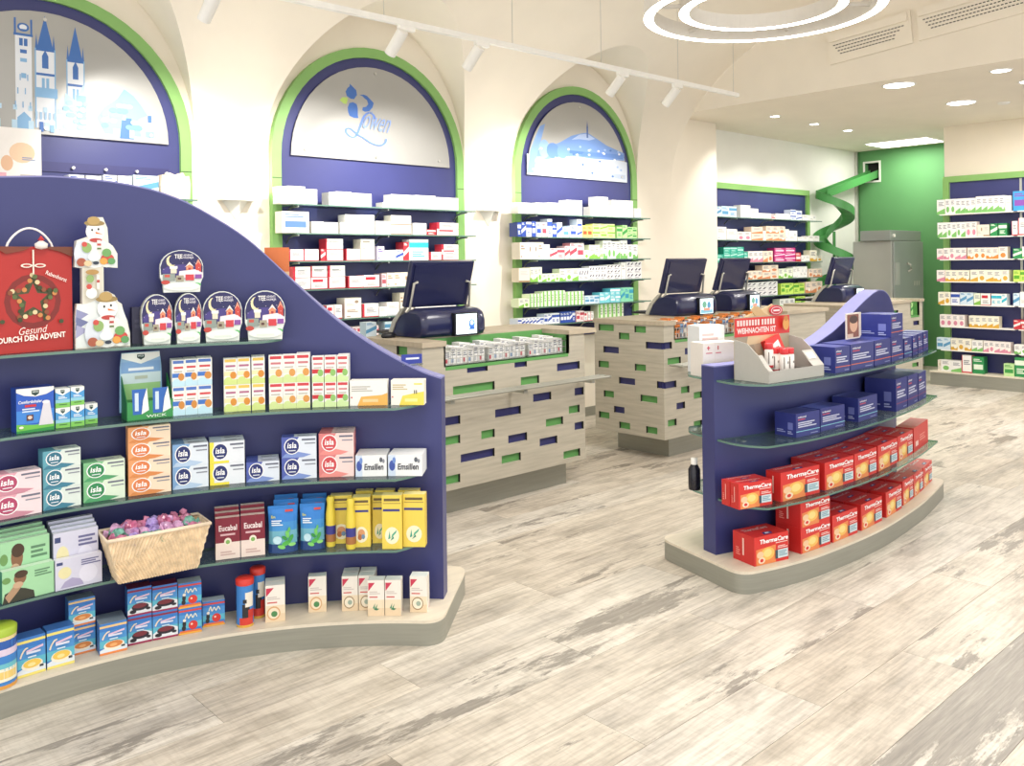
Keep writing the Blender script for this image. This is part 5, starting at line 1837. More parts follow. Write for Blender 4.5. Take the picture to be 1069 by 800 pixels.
for i, (x0, x1) in enumerate([(281, 295.5), (295.5, 309.5), (309.5, 324)]):
    column(PLg, .14, z, x0, x1, [(br_r, 27, 'red-capped small remedy carton, lower row, %s from left' % ORD[i]), (br_r, 29, 'red-capped small remedy carton, upper row, %s from left' % ORD[i])], 'remedy_carton', .045, '', 'carton', GB, deep=2 if i == 2 else 1)
for i, (x0, x1) in enumerate([(326, 338.5), (339, 351.5), (352, 364)]):
    column(PLg, .14, z, x0, x1, [(br_l, 26, 'small carton with slanted red label, lower row, %s from left' % ORD[i]), (br_l, 27, 'small carton with slanted red label, upper row, %s from left' % ORD[i])], 'remedy_carton', .045, '', 'carton', GB, deep=2 if i == 2 else 1)
wo = carton('whiteorange', '#f1efe9', [('p', [(.2, 0), (1, 0), (1, .5), (.85, .42), (.3, .36)], '#eeb35a'), ('r', .34, .14, .75, .26, '#f3cf98'), ('l', .05, .55, .6, .8, 3, '#b9b6b0'), ('r', .03, .3, .07, .36, '#cf4f4a')], side='#e3e0da')
g(PLg, .13, z, 365, 405, 26, wo, 'remedy_carton', .06, 'wide white carton with orange corner on the left gondola', 'carton')
wy = carton('whiteyellow', '#f3f0e6', [('p', [(.25, 0), (1, 0), (1, .55), (.8, .5), (.35, .38)], '#efd95a'), ('r', .42, .14, .8, .26, '#f6ea9a'), ('l', .05, .6, .5, .85, 3, '#c9b890'), ('r', .7, .45, .73, .6, '#2a2a2a'), ('r', .76, .45, .79, .6, '#2a2a2a'), ('r', .03, .3, .07, .36, '#cf4f4a'), ('l', .7, .8, .95, .9, 1, '#efd95a')], side='#e6e2d2')
g(PLg, .13, z, 408, 443, 26, wy, 'remedy_carton', .06, 'wide white carton with yellow corner at the shelf end', 'carton')

# --- third shelf
z = SZ[2]
man = [('p', [(0, 0), (.62, 0), (.60, .22), (.45, .34), (.3, .42), (.05, .3)], '#3a3a30'), ('e', .34, .70, .12, .2, '#8a6248'), ('e', .36, .82, .13, .12, '#4a3628'), ('p', [(.05, .2), (.25, .55), (.4, .5), (.3, .3), (.12, .0)], '#b08f72'), ('e', .3, .5, .1, .1, '#c9a88a'), ('l', .62, .62, .95, .86, 3, '#5f8a6a'), ('e', .08, .7, .08, .1, '#6f9a5a')]
grn = carton('greenbook', '#a3d6a8', man, side='#4f9a78', top='#d5ecd6')
lav = carton('lavbook', '#d3d3e6', [('r', .03, .82, .16, .92, '#3f4a7a'), ('e', .2, .55, .14, .2, '#e6dfae'), ('p', [(.1, .05), (.6, .05), (.55, .25), (.35, .35), (.2, .25)], '#a9a3c6'), ('e', .7, .4, .2, .3, '#dfdff0'), ('l', .55, .68, .97, .9, 3, '#6a6a98')], side='#b9b9d2', top='#e6e6f2')
for me, x0, x1, nm, ad in ((grn, 2, 57, 'green booklet with crouching man', 33), (lav, 57.5, 107, 'lavender booklet', 33)):
    A, B = PLg.find(x0, z, .19), PLg.find(x1, z, .185)
    Hh = hpx((A + B) / 2, 33 if me is grn else 31)
    put(me, 'booklet_pack', A, B, z + .0006, Hh, .03, nm + ', lower tier at shelf front', 'booklet', 'booklets on the left gondola')
    for k in range(4):
        put(me, 'booklet_pack', A, B, z + .0006, Hh * (1.82 + .085 * k), .022, nm + ', upper tier, %s from the front' % ORD[k], 'booklet', 'booklets on the left gondola', back=.034 + k * .024, shrink=.95)
# basket with wrapped sweets
A, B = PLg.find(116, z, .26), PLg.find(214, z, .22)
c, d = (A + B) / 2, B - A
Wk = float(np.hypot(*d))
bk0 = empty('wicker_basket', (c[0], c[1], z + .0006), math.atan2(d[1], d[0]), label='cream woven basket full of pink wrapped sweets', cat='basket')
Hk = hpx(c, 47)
wb, wt = Wk * .42, Wk * .545
m = MB()
# four leaning walls built of woven rows of bumps
DB, DT = .11, .155
rows, colsn = 12, 56


def ring(t):
    hw_ = wb + (wt - wb) * t
    d0 = (DT - DB) / 2 * t
    return [(-hw_, -d0), (hw_, -d0), (hw_, DB + d0), (-hw_, DB + d0)]


vv = []
for r_ in range(rows + 1):
    t = r_ / rows
    P = ring(t)
    for k in range(4):
        a, b_ = np.array(P[k]), np.array(P[(k + 1) % 4])
        nn = colsn if k % 2 == 0 else 18
        for j in range(nn):
            u = j / nn
            p = a + (b_ - a) * u
            dirv = (b_ - a) / np.hypot(*(b_ - a))
            outv = np.array([dirv[1], -dirv[0]])
            p = p + outv * (.0028 * (1 if (j + r_) % 2 else -1))
            vv.append((p[0], p[1], t * Hk))
per = 2 * (colsn + 18)
m.mesh(vv, [(i * per + j, i * per + (j + 1) % per, (i + 1) * per + (j + 1) % per, (i + 1) * per + j) for i in range(rows) for j in range(per)])
m.mesh(vv[:per], [tuple(range(per))[::-1]])
m.build('woven_body', 'wicker', bk0)
m = MB()
m.tube([(*p, Hk) for p in ring(1.02)], .007, 8, close=True)
m.build('rim', 'wicker_rim', bk0)
m = MB()
m.box(-wb + .01, wb - .01, .012, DB - .012, Hk * .55, Hk * .6)
m.build('lining', 'wrap_pink', bk0)
Mb = Matrix.Translation(bk0.location) @ Matrix.Rotation(bk0.rotation_euler[2], 4, 'Z')
random.seed(9)
cols = ['wrap', 'wrap_pink', 'wrap_lilac', 'wrap', 'wrap_pink', 'wrap_teal']
SW = []
for k in range(6):
    m = MB()
    nn, mm_ = 10, 7
    vv, ff = [], []
    for i in range(mm_ + 1):
        ph = math.pi * i / mm_
        for j in range(nn):
            a = 2 * math.pi * j / nn
            r = 1 + random.uniform(-.14, .14)
            vv.append((.024 * r * math.sin(ph) * math.cos(a), .024 * r * math.sin(ph) * math.sin(a), .024 * r * math.cos(ph)))
    for i in range(mm_):
        for j in range(nn):
            ff.append((i * nn + j, (i + 1) * nn + j, (i + 1) * nn + (j + 1) % nn, i * nn + (j + 1) % nn))
    m.mesh(vv, ff)
    for s in (-1, 1):   # twisted ends
        m.mesh([(s * .02, 0, 0)] + [(s * (.036 + random.uniform(0, .010)), .016 * math.cos(a), .018 * math.sin(a)) for a in np.linspace(0, 2 * math.pi, 7)[:-1]], [(0, i, i % 6 + 1) for i in range(1, 7)])
    me = m.data('wrapped_sweet')
    me.materials.append(MATS[cols[k]])
    SW.append(me)
cn = {'wrap': 'pale violet', 'wrap_pink': 'pink', 'wrap_lilac': 'lilac', 'wrap_teal': 'teal green'}
kk = 0
for r_ in range(3):
    for j in range(7):
        k = random.randrange(6) if not (r_ == 0 and j == 2) else 5
        o = bpy.data.objects.new('wrapped_sweet', SW[k])
        COL.objects.link(o)
        zz = Hk * .82 + .012 * r_ + random.uniform(0, .014)
        p = Mb @ Vector((-wt + .055 + j * (2 * wt - .11) / 6, 0.02 + r_ * .042, zz))
        o.location = p
        o.rotation_euler = (random.uniform(-.6, .6), random.uniform(-.6, .6), random.uniform(0, 6))
        tag(o, '%s foil-wrapped sweet in the basket, %s from left, %s row' % (cn[cols[k]], ORD[j], ('front', 'middle', 'rear')[r_]), 'sweet', 'wrapped sweets in the basket')
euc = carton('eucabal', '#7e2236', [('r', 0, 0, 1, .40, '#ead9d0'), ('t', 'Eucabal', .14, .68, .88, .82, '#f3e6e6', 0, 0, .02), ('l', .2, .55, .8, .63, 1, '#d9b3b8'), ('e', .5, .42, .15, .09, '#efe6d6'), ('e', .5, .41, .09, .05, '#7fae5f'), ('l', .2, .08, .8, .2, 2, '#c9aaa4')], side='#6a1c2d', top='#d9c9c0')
for i, (x0, x1) in enumerate([(225, 251), (251.5, 277)]):
    for k in range(3):
        g(PLg, .17, z, x0, x1, 43 + k * 3.2, euc, 'cough_syrup_box', .028, 'dark red and cream cough syrup box, %s stack, %s from front' % (('left', 'right')[i], ORD[k]), 'carton', 'dark red syrup boxes', back=k * .032)


def pouch(x0, x1, s, hp, lab):
    A, B = PLg.find(x0, z, s), PLg.find(x1, z, s)
    c, d = (A + B) / 2, B - A
    W_ = float(np.hypot(*d))
    H = hpx(c, hp)
    root = empty('candy_pouch', (c[0], c[1], z + .0006), math.atan2(d[1], d[0]), label=lab, cat='pouch', group='blue mint candy pouches')
    m = MB()
    nx_, nz_ = 8, 10
    F_, B_ = [], []
    for j in range(nz_ + 1):
        t = j / nz_
        bulge = .022 * (1 - t) ** .6 + .002
        for i in range(nx_ + 1):
            u = i / nx_
            bb_ = bulge * math.sin(math.pi * u) ** .6 if 0 < i < nx_ else 0
            x = (u - .5) * W_ * (1 - .06 * math.sin(math.pi * t))
            F_.append((x, .024 - bb_, t * H))
            B_.append((x, .026 + bb_ * .8, t * H))
    idx = lambda j, i: j * (nx_ + 1) + i
    for j in range(nz_):
        for i in range(nx_):
            t, u = j / nz_, i / nx_
            colr = '#2f7fd0' if t > .6 else ('#3f8fd0' if t > .4 else ('#6fb0c4' if t > .1 else '#24467f'))
            q = [F_[idx(j, i)], F_[idx(j, i + 1)], F_[idx(j + 1, i + 1)], F_[idx(j + 1, i)]]
            m.face(q, lin(colr), smooth=True)
            m.face([B_[idx(j, i)], B_[idx(j + 1, i)], B_[idx(j + 1, i + 1)], B_[idx(j, i + 1)]], lin('#2a66b0'), smooth=True)
    leaf = []
    for cu_u, cu_v, rr2, ang, cc in ((.62, .22, .17, 20, '#4fb04a'), (.45, .14, .14, -15, '#7fd06a'), (.78, .32, .15, 60, '#3f9f45'), (.66, .42, .14, 100, '#6fc45f'), (.82, .18, .13, 0, '#8fd87a'), (.56, .34, .12, 140, '#2f8f3f'), (.72, .52, .1, 80, '#5fb85a')):
        a_ = math.radians(ang)
        P_ = []
        for tt in np.linspace(0, 2 * math.pi, 13)[:-1]:
            x_, y2 = rr2 * math.cos(tt), rr2 * .5 * math.sin(tt)
            P_.append((min(.95, cu_u + x_ * math.cos(a_) - y2 * math.sin(a_)), max(.04, cu_v + (x_ * math.sin(a_) + y2 * math.cos(a_)) * .62)))
        leaf.append(('p', P_, cc))
    leaf += [('e', .3, .3, .16, .09, '#bfe0ea'), ('r', .58, .93, .85, .98, '#c93f3a'), ('t', 'Em', .1, .8, .24, .86, '#e6e04a'), ('l', .1, .62, .5, .76, 3, '#e6f0f6')]

    def on_pouch(u, v, h):
        v = min(max(v, 0), 1)
        bl = (.022 * (1 - v) ** .6 + .002) * math.sin(math.pi * min(max(u, .001), .999)) ** .6
        return ((u - .5) * W_ * (1 - .06 * math.sin(math.pi * v)), .024 - bl - .0022 - h, v * H)
    m.art(leaf, on_pouch, .0003)
    m.build('pouch_body', 'print', root)
    m = MB()
    m.box(-W_ / 2, W_ / 2, .022, .028, H - .002, H + .012, lin('#2f7fd0'))
    m.build('seal_strip', 'print', root)


pouch(280, 311, .17, 45, 'blue mint pouch with green leaves, front left one')
pouch(286, 312, .118, 47, 'blue mint pouch with green leaves, left, second row')
pouch(287, 311, .066, 48, 'blue mint pouch with green leaves, left, hindmost row')
pouch(313, 339, .16, 44, 'blue mint pouch with green leaves, front right one')
pouch(314, 340, .108, 45, 'blue mint pouch with green leaves, right, second row')
pouch(316, 341, .056, 46, 'blue mint pouch with green leaves, right, hindmost row')


def ybox(key, mint):
    f = [('r', .05, .84, .95, .86, '#b39a4a'), ('l', .1, .87, .9, .96, 1, '#6a5a3a'), ('r', .05, .70, .9, .745, '#3f3f86'), ('e', .5, .25, .36, .16, '#f6efcf')]
    f += [('p', [(.3, .18), (.42, .2), (.38, .34)], '#3fa08a'), ('p', [(.45, .2), (.7, .3), (.75, .36), (.5, .27)], '#4fae8f'), ('p', [(.4, .15), (.6, .2), (.55, .24)], '#2f8f7a')] if mint else [('e', .5, .27, .2, .09, '#d99a6a'), ('e', .42, .2, .12, .06, '#b8703f'), ('e', .6, .21, .1, .05, '#6f8fae')]
    return carton('yb_' + key, '#ecd35a', f, side='#dfc24a', top='#f0e29a')


ym, yh = ybox('m', True), ybox('h', False)
LY = 'yellow tall cold tea carton'
for x0, x1, s, hp, me, lab in [(345, 368, .10, 50, yh, 'with brown fruit, leftmost in the rear'), (368, 387, .155, 52, yh, 'with brown fruit, front, left of the green-leaf ones'), (389, 404, .11, 50, ym, 'with green leaf, between two front ones'), (399, 420, .185, 56, ym, 'with green leaf, frontmost'), (421, 444, .16, 55, ym, 'with green leaf, rightmost')]:
    g(PLg, s, z, x0, x1, hp, me, 'tea_carton', .05, 'tall yellow carton ' + lab, 'carton', 'tall yellow cartons')
for i, (x0, x1) in enumerate([(372, 390), (392, 412), (416, 438)]):
    g(PLg, .06, z, x0, x1, 51, ym, 'tea_carton', .04, 'tall yellow carton in the back row, %s from left' % ORD[i], 'carton', 'tall yellow cartons')
for i, (x0, s) in enumerate([(342, .12), (363, .165)]):
    A, B = PLg.find(x0, z, s), PLg.find(x0 + 7, z, s)
    m = MB()
    m.lathe([(.018, 0), (.02, .01), (.02, .13), (.014, .17), (.017, .19), (.012, .2)], 14, col=lin('#e6cf4a'))
    m.lathe([(.0205, .05), (.0206, .085)], 14, col=lin('#3a3a8a'))
    m.lathe([(.0206, .02), (.0206, .05)], 14, col=lin('#a8703f'))
    o = m.build('yellow_bottle', 'print')
    o.location = (*((A + B) / 2), z + .0006)
    tag(o, 'slim yellow bottle %s of the tall yellow cartons' % ('at the left end', 'second from left')[i], 'bottle', 'slim yellow bottles')

# --- plinth goods
z = .1


def soup(key, fruit):
    f = [('r', 0, .35, 1, .75, '#4f96d6'), ('r', 0, .22, 1, .45, '#5fb8cf'), ('r', 0, .86, 1, .93, {'y': '#f0df7a', 'o': '#efc98a', 'c': '#8a2f4a', 'm': '#d9483f'}[fruit]), ('r', 0, 0, 1, .07, {'y': '#f0e07a', 'o': '#e88a4a', 'c': '#9c2f55', 'm': '#f0b04a'}[fruit])]
    if fruit == 'm':
        f += [('e', .62, .32, .2, .17, '#d63a34'), ('e', .56, .36, .05, .04, '#f3d0c0'), ('e', .24, .40, .08, .12, '#26262a'), ('e', .22, .24, .09, .1, '#2a2a2e'), ('e', .25, .54, .07, .06, '#f3ead9'), ('r', .05, .07, .95, .14, '#e8763f')]
        f += stroke([(.28, .62), (.36, .78), (.42, .62), (.52, .76), (.6, .64), (.7, .78), (.78, .66)], .022, .018, '#f3ecd2')
    else:
        if fruit == 'c':
            f += [('p', [(0, .07), (1, .07), (1, .35), (.7, .45), (.3, .4), (0, .22)], '#e3e8ee'), ('e', .52, .30, .36, .13, '#2a2330'), ('e', .5, .35, .3, .09, '#7a2f3a'), ('e', .22, .16, .14, .07, '#26222c'), ('e', .85, .2, .1, .05, '#2a2630')]
        else:
            f += [('p', [(0, .07), (1, .07), (1, .2), (.6, .32), (0, .16)], '#dfe9f2'), ('e', .52, .27, .38, .15, '#f2ecd9'), ('e', .52, .30, .32, .11, '#efc95a' if fruit == 'y' else '#d9884a'), ('e', .5, .28, .14, .05, '#f6e29a' if fruit == 'y' else '#efb070'), ('r', .78, .16, .92, .22, '#39424a')]
        f += stroke([(.10, .50), (.16, .62), (.26, .72), (.36, .75)], .03, .02, '#f3e3c9') + [('p', [(.3, .62), (.9, .70), (.9, .76), (.3, .68)], '#e3c4dc')]
        f += [('l', .3, .56, .8, .66, 1, '#dfe3f3'), ('l', .35, .47, .65, .53, 1, '#dfeef6')]
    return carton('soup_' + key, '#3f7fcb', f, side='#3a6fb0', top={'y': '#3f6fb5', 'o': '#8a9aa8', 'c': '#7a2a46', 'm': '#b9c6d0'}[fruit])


sy, so, sc_, sm_ = soup('y', 'y'), soup('o', 'o'), soup('c', 'c'), soup('m', 'm')
GS = 'blue soup and cocoa cartons on the plinth'
for i, (x0, x1) in enumerate([(18, 48), (49, 78)]):
    column(PLg, .185, z, x0, x1, [(sy, 46, 'blue soup carton with yellow soup bowl, %s of the two' % ('left', 'right')[i])], 'soup_carton', .06, '', 'carton', GS, deep=1)
column(PLg, .125, z, 72, 100, [(so, 34, 'blue carton with orange soup cup, lower, half hidden behind'), (so, 32, 'blue carton with orange soup cup, upper left')], 'soup_carton', .06, '', 'carton', GS)
column(PLg, .19, z, 104, 133, [(so, 37, 'blue carton with orange soup cup, standing forward on plinth')], 'soup_carton', .06, '', 'carton', GS)
g(PLg, .11, z, 101, 130, 29, so, 'soup_carton', .05, 'blue carton with orange soup cup, behind the forward one, lower', 'carton', GS)
column(PLg, .16, z, 133.5, 159, [(sc_, 34, 'blue carton with dark cocoa bowl, lower left'), (sc_, 33, 'blue carton with dark cocoa bowl, upper left')], 'soup_carton', .06, '', 'carton', GS)
column(PLg, .16, z, 159.5, 186, [(sc_, 33, 'blue carton with dark cocoa bowl, lower right'), (sc_, 31, 'blue carton with dark cocoa bowl, upper right')], 'soup_carton', .06, '', 'carton', GS)
column(PLg, .16, z, 186.5, 211, [(sm_, 31, 'blue carton with red apple and penguin, lower of the pair'), (sm_, 30, 'blue carton with red apple and penguin, upper of the pair')], 'soup_carton', .06, '', 'carton', GS)
column(PLg, .125, z, 211.5, 235, [(sm_, 30, 'blue carton with red apple and penguin, single at the right')], 'soup_carton', .05, '', 'carton', GS)
# round tins


def tin(px0, px1, s, hp, label, body, lid, mark):
    A, B = PLg.find(px0, z, s), PLg.find(px1, z, s)
    c = (A + B) / 2
    r = float(np.hypot(*(B - A))) / 2
    H = hpx(c, hp)
    root = empty('drink_tin', (c[0], c[1], z + .0006), math.atan2(B[1] - A[1], B[0] - A[0]), label=label, cat='tin')
    m = MB()
    m.lathe([(r, 0), (r, H * .86)], 24, col=lin(body))
    for a0, a1, v0, v1, colr in mark:
        n = 8
        for k in range(n):
            t0, t1 = [(-90 + a0 + (a1 - a0) * q / n) for q in (k, k + 1)]
            rr_ = r + .0006 + .0001 * mark.index((a0, a1, v0, v1, colr))
            m.face([(rr_ * math.cos(math.radians(t)), rr_ * math.sin(math.radians(t)), v * H) for t, v in ((t0, v0), (t1, v0), (t1, v1), (t0, v1))], lin(colr))
    m.build('tin_body', 'print', root)
    m = MB()
    m.lathe([(r + .002, H * .86), (r + .003, H * .97), (r - .004, H), (0, H)], 24, col=lin(lid))
    m.build('lid', 'print', root)


tin(-18, 17, .18, 62, 'round blue soup tin with green lid at the left edge', '#3f86d0', '#a8c23f', [(-80, 80, .62, .86, '#2f5fb0'), (-60, 60, .3, .42, '#6fc0cf'), (-40, 60, .12, .34, '#f0ecd9'), (-25, 50, .17, .29, '#efd07a'), (-80, 80, 0, .06, '#e0a04a'), (-60, 70, .55, .66, '#dfd0e6'), (-80, 80, .8, .86, '#efd9a0')])
PEN = [(-80, 80, .0, .05, '#e0b04a'), (-40, 60, .05, .2, '#d63f34'), (-20, 30, .2, .48, '#2a2a2e'), (0, 60, .42, .72, '#efe8d9'), (20, 70, .2, .36, '#c9362f'), (-15, 10, .5, .58, '#2a2a2e')]
tin(247, 265, .16, 50, 'slim blue drink tin with red lid, front of two', '#3f86d0', '#d63a30', PEN)
tin(262, 277, .09, 52, 'slim blue drink tin with red lid, behind the other', '#3f7fc4', '#d63a30', PEN)


def tea(key, art_):
    return carton('tea_' + key, '#efe9e0', [('r', 0, 0, 1, .45, '#ecdcc0'), ('r', 0, 0, 1, .22, '#e6cfae'), ('p', [(.04, .93), (.44, .93), (.04, .70)], '#c93a55'), ('l', .1, .6, .75, .7, 2, '#cfc6c0'), ('l', .1, .5, .6, .56, 1, '#d0605a')] + art_, side='#e9e2d4', top='#e9ece6', left=[('r', .2, .05, .5, .2, '#d98a8a')], right=[('p', [(.6, .03), (.9, .03), (.9, .2)], '#d0808a')], toparts=[('r', .05, .2, .95, .8, '#dfe6e2')])


t1 = tea('cup', [('e', .42, .24, .34, .19, '#d9a878'), ('e', .42, .24, .28, .15, '#efe0c6'), ('e', .45, .22, .16, .08, '#4f8a55')])
t2 = tea('leaf', [('p', [(.3, .22), (.45, .36), (.4, .2)], '#3f8a6a'), ('p', [(.4, .2), (.6, .34), (.5, .18)], '#4f9a6f'), ('p', [(.35, .18), (.55, .16), (.7, .2), (.5, .22)], '#3a7f60')])
t3 = tea('ring', [('e', .45, .25, .34, .18, '#9a7f5a'), ('e', .45, .25, .29, .15, '#efe6d2'), ('e', .5, .25, .14, .07, '#9fb0a0')])
for x0, x1, s, hp, me, dep, lab, deep in [(277, 298, .17, 41, t1, .045, 'white tea carton with orange cup, front of the pair', 2), (322, 341, .11, 40, t1, .045, 'white tea carton with green cup, standing alone', 1), (357, 374, .12, 39, t3, .05, 'white tea carton with brown ring, leftmost of the group', 2), (374.5, 391, .12, 39, t3, .05, 'white tea carton with brown ring, second of the group', 2), (384, 401.5, .18, 40, t2, .05, 'white tea carton with green leaf, frontmost left', 1), (402, 419, .18, 40, t2, .05, 'white tea carton with green leaf, frontmost right', 1), (428, 446, .145, 40, t3, .06, 'white tea carton with tan ring at the right end', 1)]:
    column(PLg, s, z, x0, x1, [(me, hp, lab)], 'tea_box', dep, '', 'carton', 'white tea cartons', deep=deep)
# little price holder on the left gondola's low end
k = iang(44.6)
p = PLg.off(-.03)[k]
root = empty('sign_holder', (p[0], p[1], float(tz[k]) + .0065), math.atan2(PLg.p[k + 1][1] - PLg.p[k][1], PLg.p[k + 1][0] - PLg.p[k][0]) + .5, label='small blue sign holder on the low end of left gondola', cat='sign')
m = MB()
m.box(-.045, .045, -.015, .02, 0, .006)
m.build('foot', 'clear', root)
m = MB()
m.prism([(-.045, .006), (.045, .006), (.045, .045), (-.045, .045)], .0, .006, lambda u, v, a: (u, a, v), lin('#2f3f9c'))
m.art([('r', .2, .45, .85, .65, '#e6eaf6')], lambda u, v, h: (-.045 + u * .09, -h, .006 + v * .039), .0005)
m.build('sign_plate', 'print', root)
# orange carton on the back shelf of the left gondola
A, B = PLg.find(277, 1.21, -.13), PLg.find(303, 1.21, -.13)
og = carton('orangetop', '#dcd9d2', [('r', 0, .72, 1, 1, '#e07a3f'), ('r', 0, .66, 1, .72, '#f0c9a0'), ('r', .5, .52, .9, .6, '#3f74b8'), ('l', .1, .2, .8, .5, 3, '#a8a8a4')], side='#d3d0c8')
put(og, 'remedy_carton', A, B, 1.2106, .37, .06, 'orange-topped grey carton peeking from behind the left gondola', 'carton')

# ================================================================== RIGHT GONDOLA GOODS
RD = '#d8302c'
therma = carton('therma', RD, [('p', [(.05, .0), (.62, .0), (.62, .62), (.05, .55)], '#e88a4f'), ('e', .38, .36, .2, .22, '#f0c060'), ('e', .38, .38, .12, .14, '#f3da8a'), ('e', .16, .36, .1, .12, '#f0c9a0'), ('e', .2, .16, .1, .11, '#f3dcc0'), ('e', .2, .16, .05, .06, RD), ('r', .62, .12, .97, .42, '#cfe0e6'), ('r', .60, .12, .67, .42, '#3a4f5a'), ('l', .7, .18, .95, .38, 3, '#7fa8b8'), ('t', 'ThermaCare', .14, .74, .97, .90, '#ffffff', .1, 0, .03), ('l', .6, .66, .95, .71, 1, '#f6d6d0'), ('l', .66, .47, .95, .58, 2, '#f6cfc9')],
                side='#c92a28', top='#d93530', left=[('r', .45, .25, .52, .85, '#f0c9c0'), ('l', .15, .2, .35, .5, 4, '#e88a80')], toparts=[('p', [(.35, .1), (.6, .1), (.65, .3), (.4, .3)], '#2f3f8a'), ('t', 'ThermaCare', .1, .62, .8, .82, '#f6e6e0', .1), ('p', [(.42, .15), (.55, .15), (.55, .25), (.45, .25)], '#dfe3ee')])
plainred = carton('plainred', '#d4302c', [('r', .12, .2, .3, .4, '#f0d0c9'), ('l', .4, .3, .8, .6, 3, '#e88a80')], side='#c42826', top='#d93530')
GT = 'red heat wrap boxes'


def th(s, z, x0, x1, hp, lab, D=.12, deep=1, up=None, me=None):
    H = 0
    for k in range(deep):
        H = g(PRg, s, z, x0, x1, hp * .8, me or therma, 'heat_wrap_box', D, lab + (', second row' if k else ''), 'carton', GT, back=k * (D + .006))
    if up:
        A, B = PRg.find(x0, z, s), PRg.find(x1, z, s)
        put(therma, 'heat_wrap_box', A, B, z + H + .0012, H, D, up, 'carton', GT)


z = SZ[2]
th(.20, z, 771, 806.5, 33, 'red heat wrap box at the left end of lowest glass shelf', .055, 2)
th(.20, z, 815, 856, 37, 'red heat wrap box, second from left on lowest glass shelf', .085, 1)
th(.20, z, 861, 891.5, 35, 'red heat wrap box, third from left on lowest glass shelf', .09, 2)
th(.20, z, 892, 915.5, 34, 'red heat wrap box, fourth from left on lowest glass shelf', .09, 2)
th(.20, z, 916.5, 937, 33, 'red heat wrap box, fifth from left on lowest glass shelf', .09, 2)
th(.20, z, 937.5, 953, 32, 'red heat wrap box, sixth from left on lowest glass shelf', .09, 2)
th(.20, z, 954, 969, 31, 'plain red box at the right end of lowest glass shelf', .1, 1, me=plainred)
z = .1
th(.21, z, 787.5, 823.5, 37, 'red heat wrap box standing alone at the left plinth end', .14)
th(.20, z, 836, 867, 33, 'red heat wrap box on plinth, lower of the stacked pair', .14, 1, up='red heat wrap box on plinth, upper of the stacked pair')
th(.20, z, 869, 895.5, 34, 'red heat wrap box on plinth, right of the stacked pair', .092, 2)
th(.20, z, 899, 921, 33, 'red heat wrap box on plinth, second right of the pair', .09, 2)
th(.20, z, 925, 941.5, 32, 'red heat wrap box on plinth, third right of the pair', .09, 2)
th(.19, z, 942.5, 953.5, 31, 'red heat wrap box on plinth, fourth right of the pair', .09, 2)
th(.19, z, 954, 963.5, 29, 'red heat wrap box on plinth, fifth right of the pair', .1)
th(.19, z, 964, 973, 27, 'red heat wrap box at the right plinth end', .1)

NB = '#2e3580'


def ortho(key, line):
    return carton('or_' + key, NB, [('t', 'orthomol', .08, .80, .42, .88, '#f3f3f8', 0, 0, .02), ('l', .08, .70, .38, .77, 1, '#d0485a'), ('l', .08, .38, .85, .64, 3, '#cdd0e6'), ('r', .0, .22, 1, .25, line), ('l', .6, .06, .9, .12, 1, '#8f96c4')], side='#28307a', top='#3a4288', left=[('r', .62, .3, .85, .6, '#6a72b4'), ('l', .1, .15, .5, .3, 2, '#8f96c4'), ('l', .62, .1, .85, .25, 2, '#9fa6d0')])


oo, oc, op = ortho('orange', '#e0704f'), ortho('cyan', '#8fd0e0'), ortho('plum', '#8a3f70')
GO = 'navy vitamin boxes'


def orr(s, z, x0, x1, hp, me, D, lab, base=None):
    return g(PRg, s, z, x0, x1, hp * .9, me, 'vitamin_box', D, lab, 'carton', GO, base=base)


z = SZ[0]
orr(.20, z, 872, 887.5, 30, oo, .16, 'navy vitamin box, leftmost with orange line on upper shelf')
orr(.20, z, 888, 912.5, 30, oo, .16, 'navy vitamin box, widest with orange line on upper shelf')
orr(.20, z, 913, 930, 29, oo, .16, 'navy vitamin box, left of the stacked pair, upper shelf')
H = orr(.20, z, 930.5, 943, 27, oo, .18, 'navy vitamin box, lower of the stacked pair')
orr(.20, z, 930.5, 943, 27, oo, .18, 'navy vitamin box, upper of the stacked pair', base=z + H + .001)
orr(.20, z, 944, 952, 23, oc, .12, 'small navy vitamin box just right of the stacked pair')
for i, (x0, x1) in enumerate([(953, 958), (958.5, 963.5), (964, 969)]):
    orr(.20, z, x0, x1, 23, op, .12, 'narrow navy vitamin box at right shelf end, %s of three' % ORD[i])
z = SZ[1]
orr(.18, z, 831, 856, 27, oc, .12, 'navy vitamin box with pale line, left on middle shelf')
orr(.17, z, 856.5, 882, 26, oc, .12, 'navy vitamin box with pale line, second on middle shelf')
orr(.17, z, 896, 916, 27, oc, .14, 'navy vitamin box with pale line, standing alone on middle shelf')
for i, (x0, x1, hp) in enumerate([(935.5, 947.3, 37), (947.8, 958.3, 35), (958.8, 967, 32)]):
    orr(.20, z, x0, x1, hp, op, .17, 'tall navy vitamin box with plum line, %s of three' % ORD[i])
# flyers on the boxes
q = PRg.find(897, SZ[0], .13)
zf = SZ[0] + hpx(PRg.find(890, SZ[0], .2), 30) + .001
fly = carton('flyer', '#e9dfd2', [('r', .06, .05, .94, .95, '#8a4f3f'), ('e', .55, .55, .3, .3, '#e0b090'), ('e', .55, .75, .32, .16, '#4a2f26'), ('r', .08, .05, .5, .2, '#e0c0a8')], side='#d9d0c4')
for k in range(3):
    A, B = PRg.find(884 + k * 1.5, SZ[0], .12 - .025 * k), PRg.find(898 + k * .8, SZ[0], .12 - .025 * k)
    put(fly, 'flyer', A, B, zf, hpx(A, 27 - k), .006, 'small flyer with a face picture, %s of three on the boxes' % ('front', 'middle', 'rear')[k], 'flyer', 'flyers on the navy boxes')

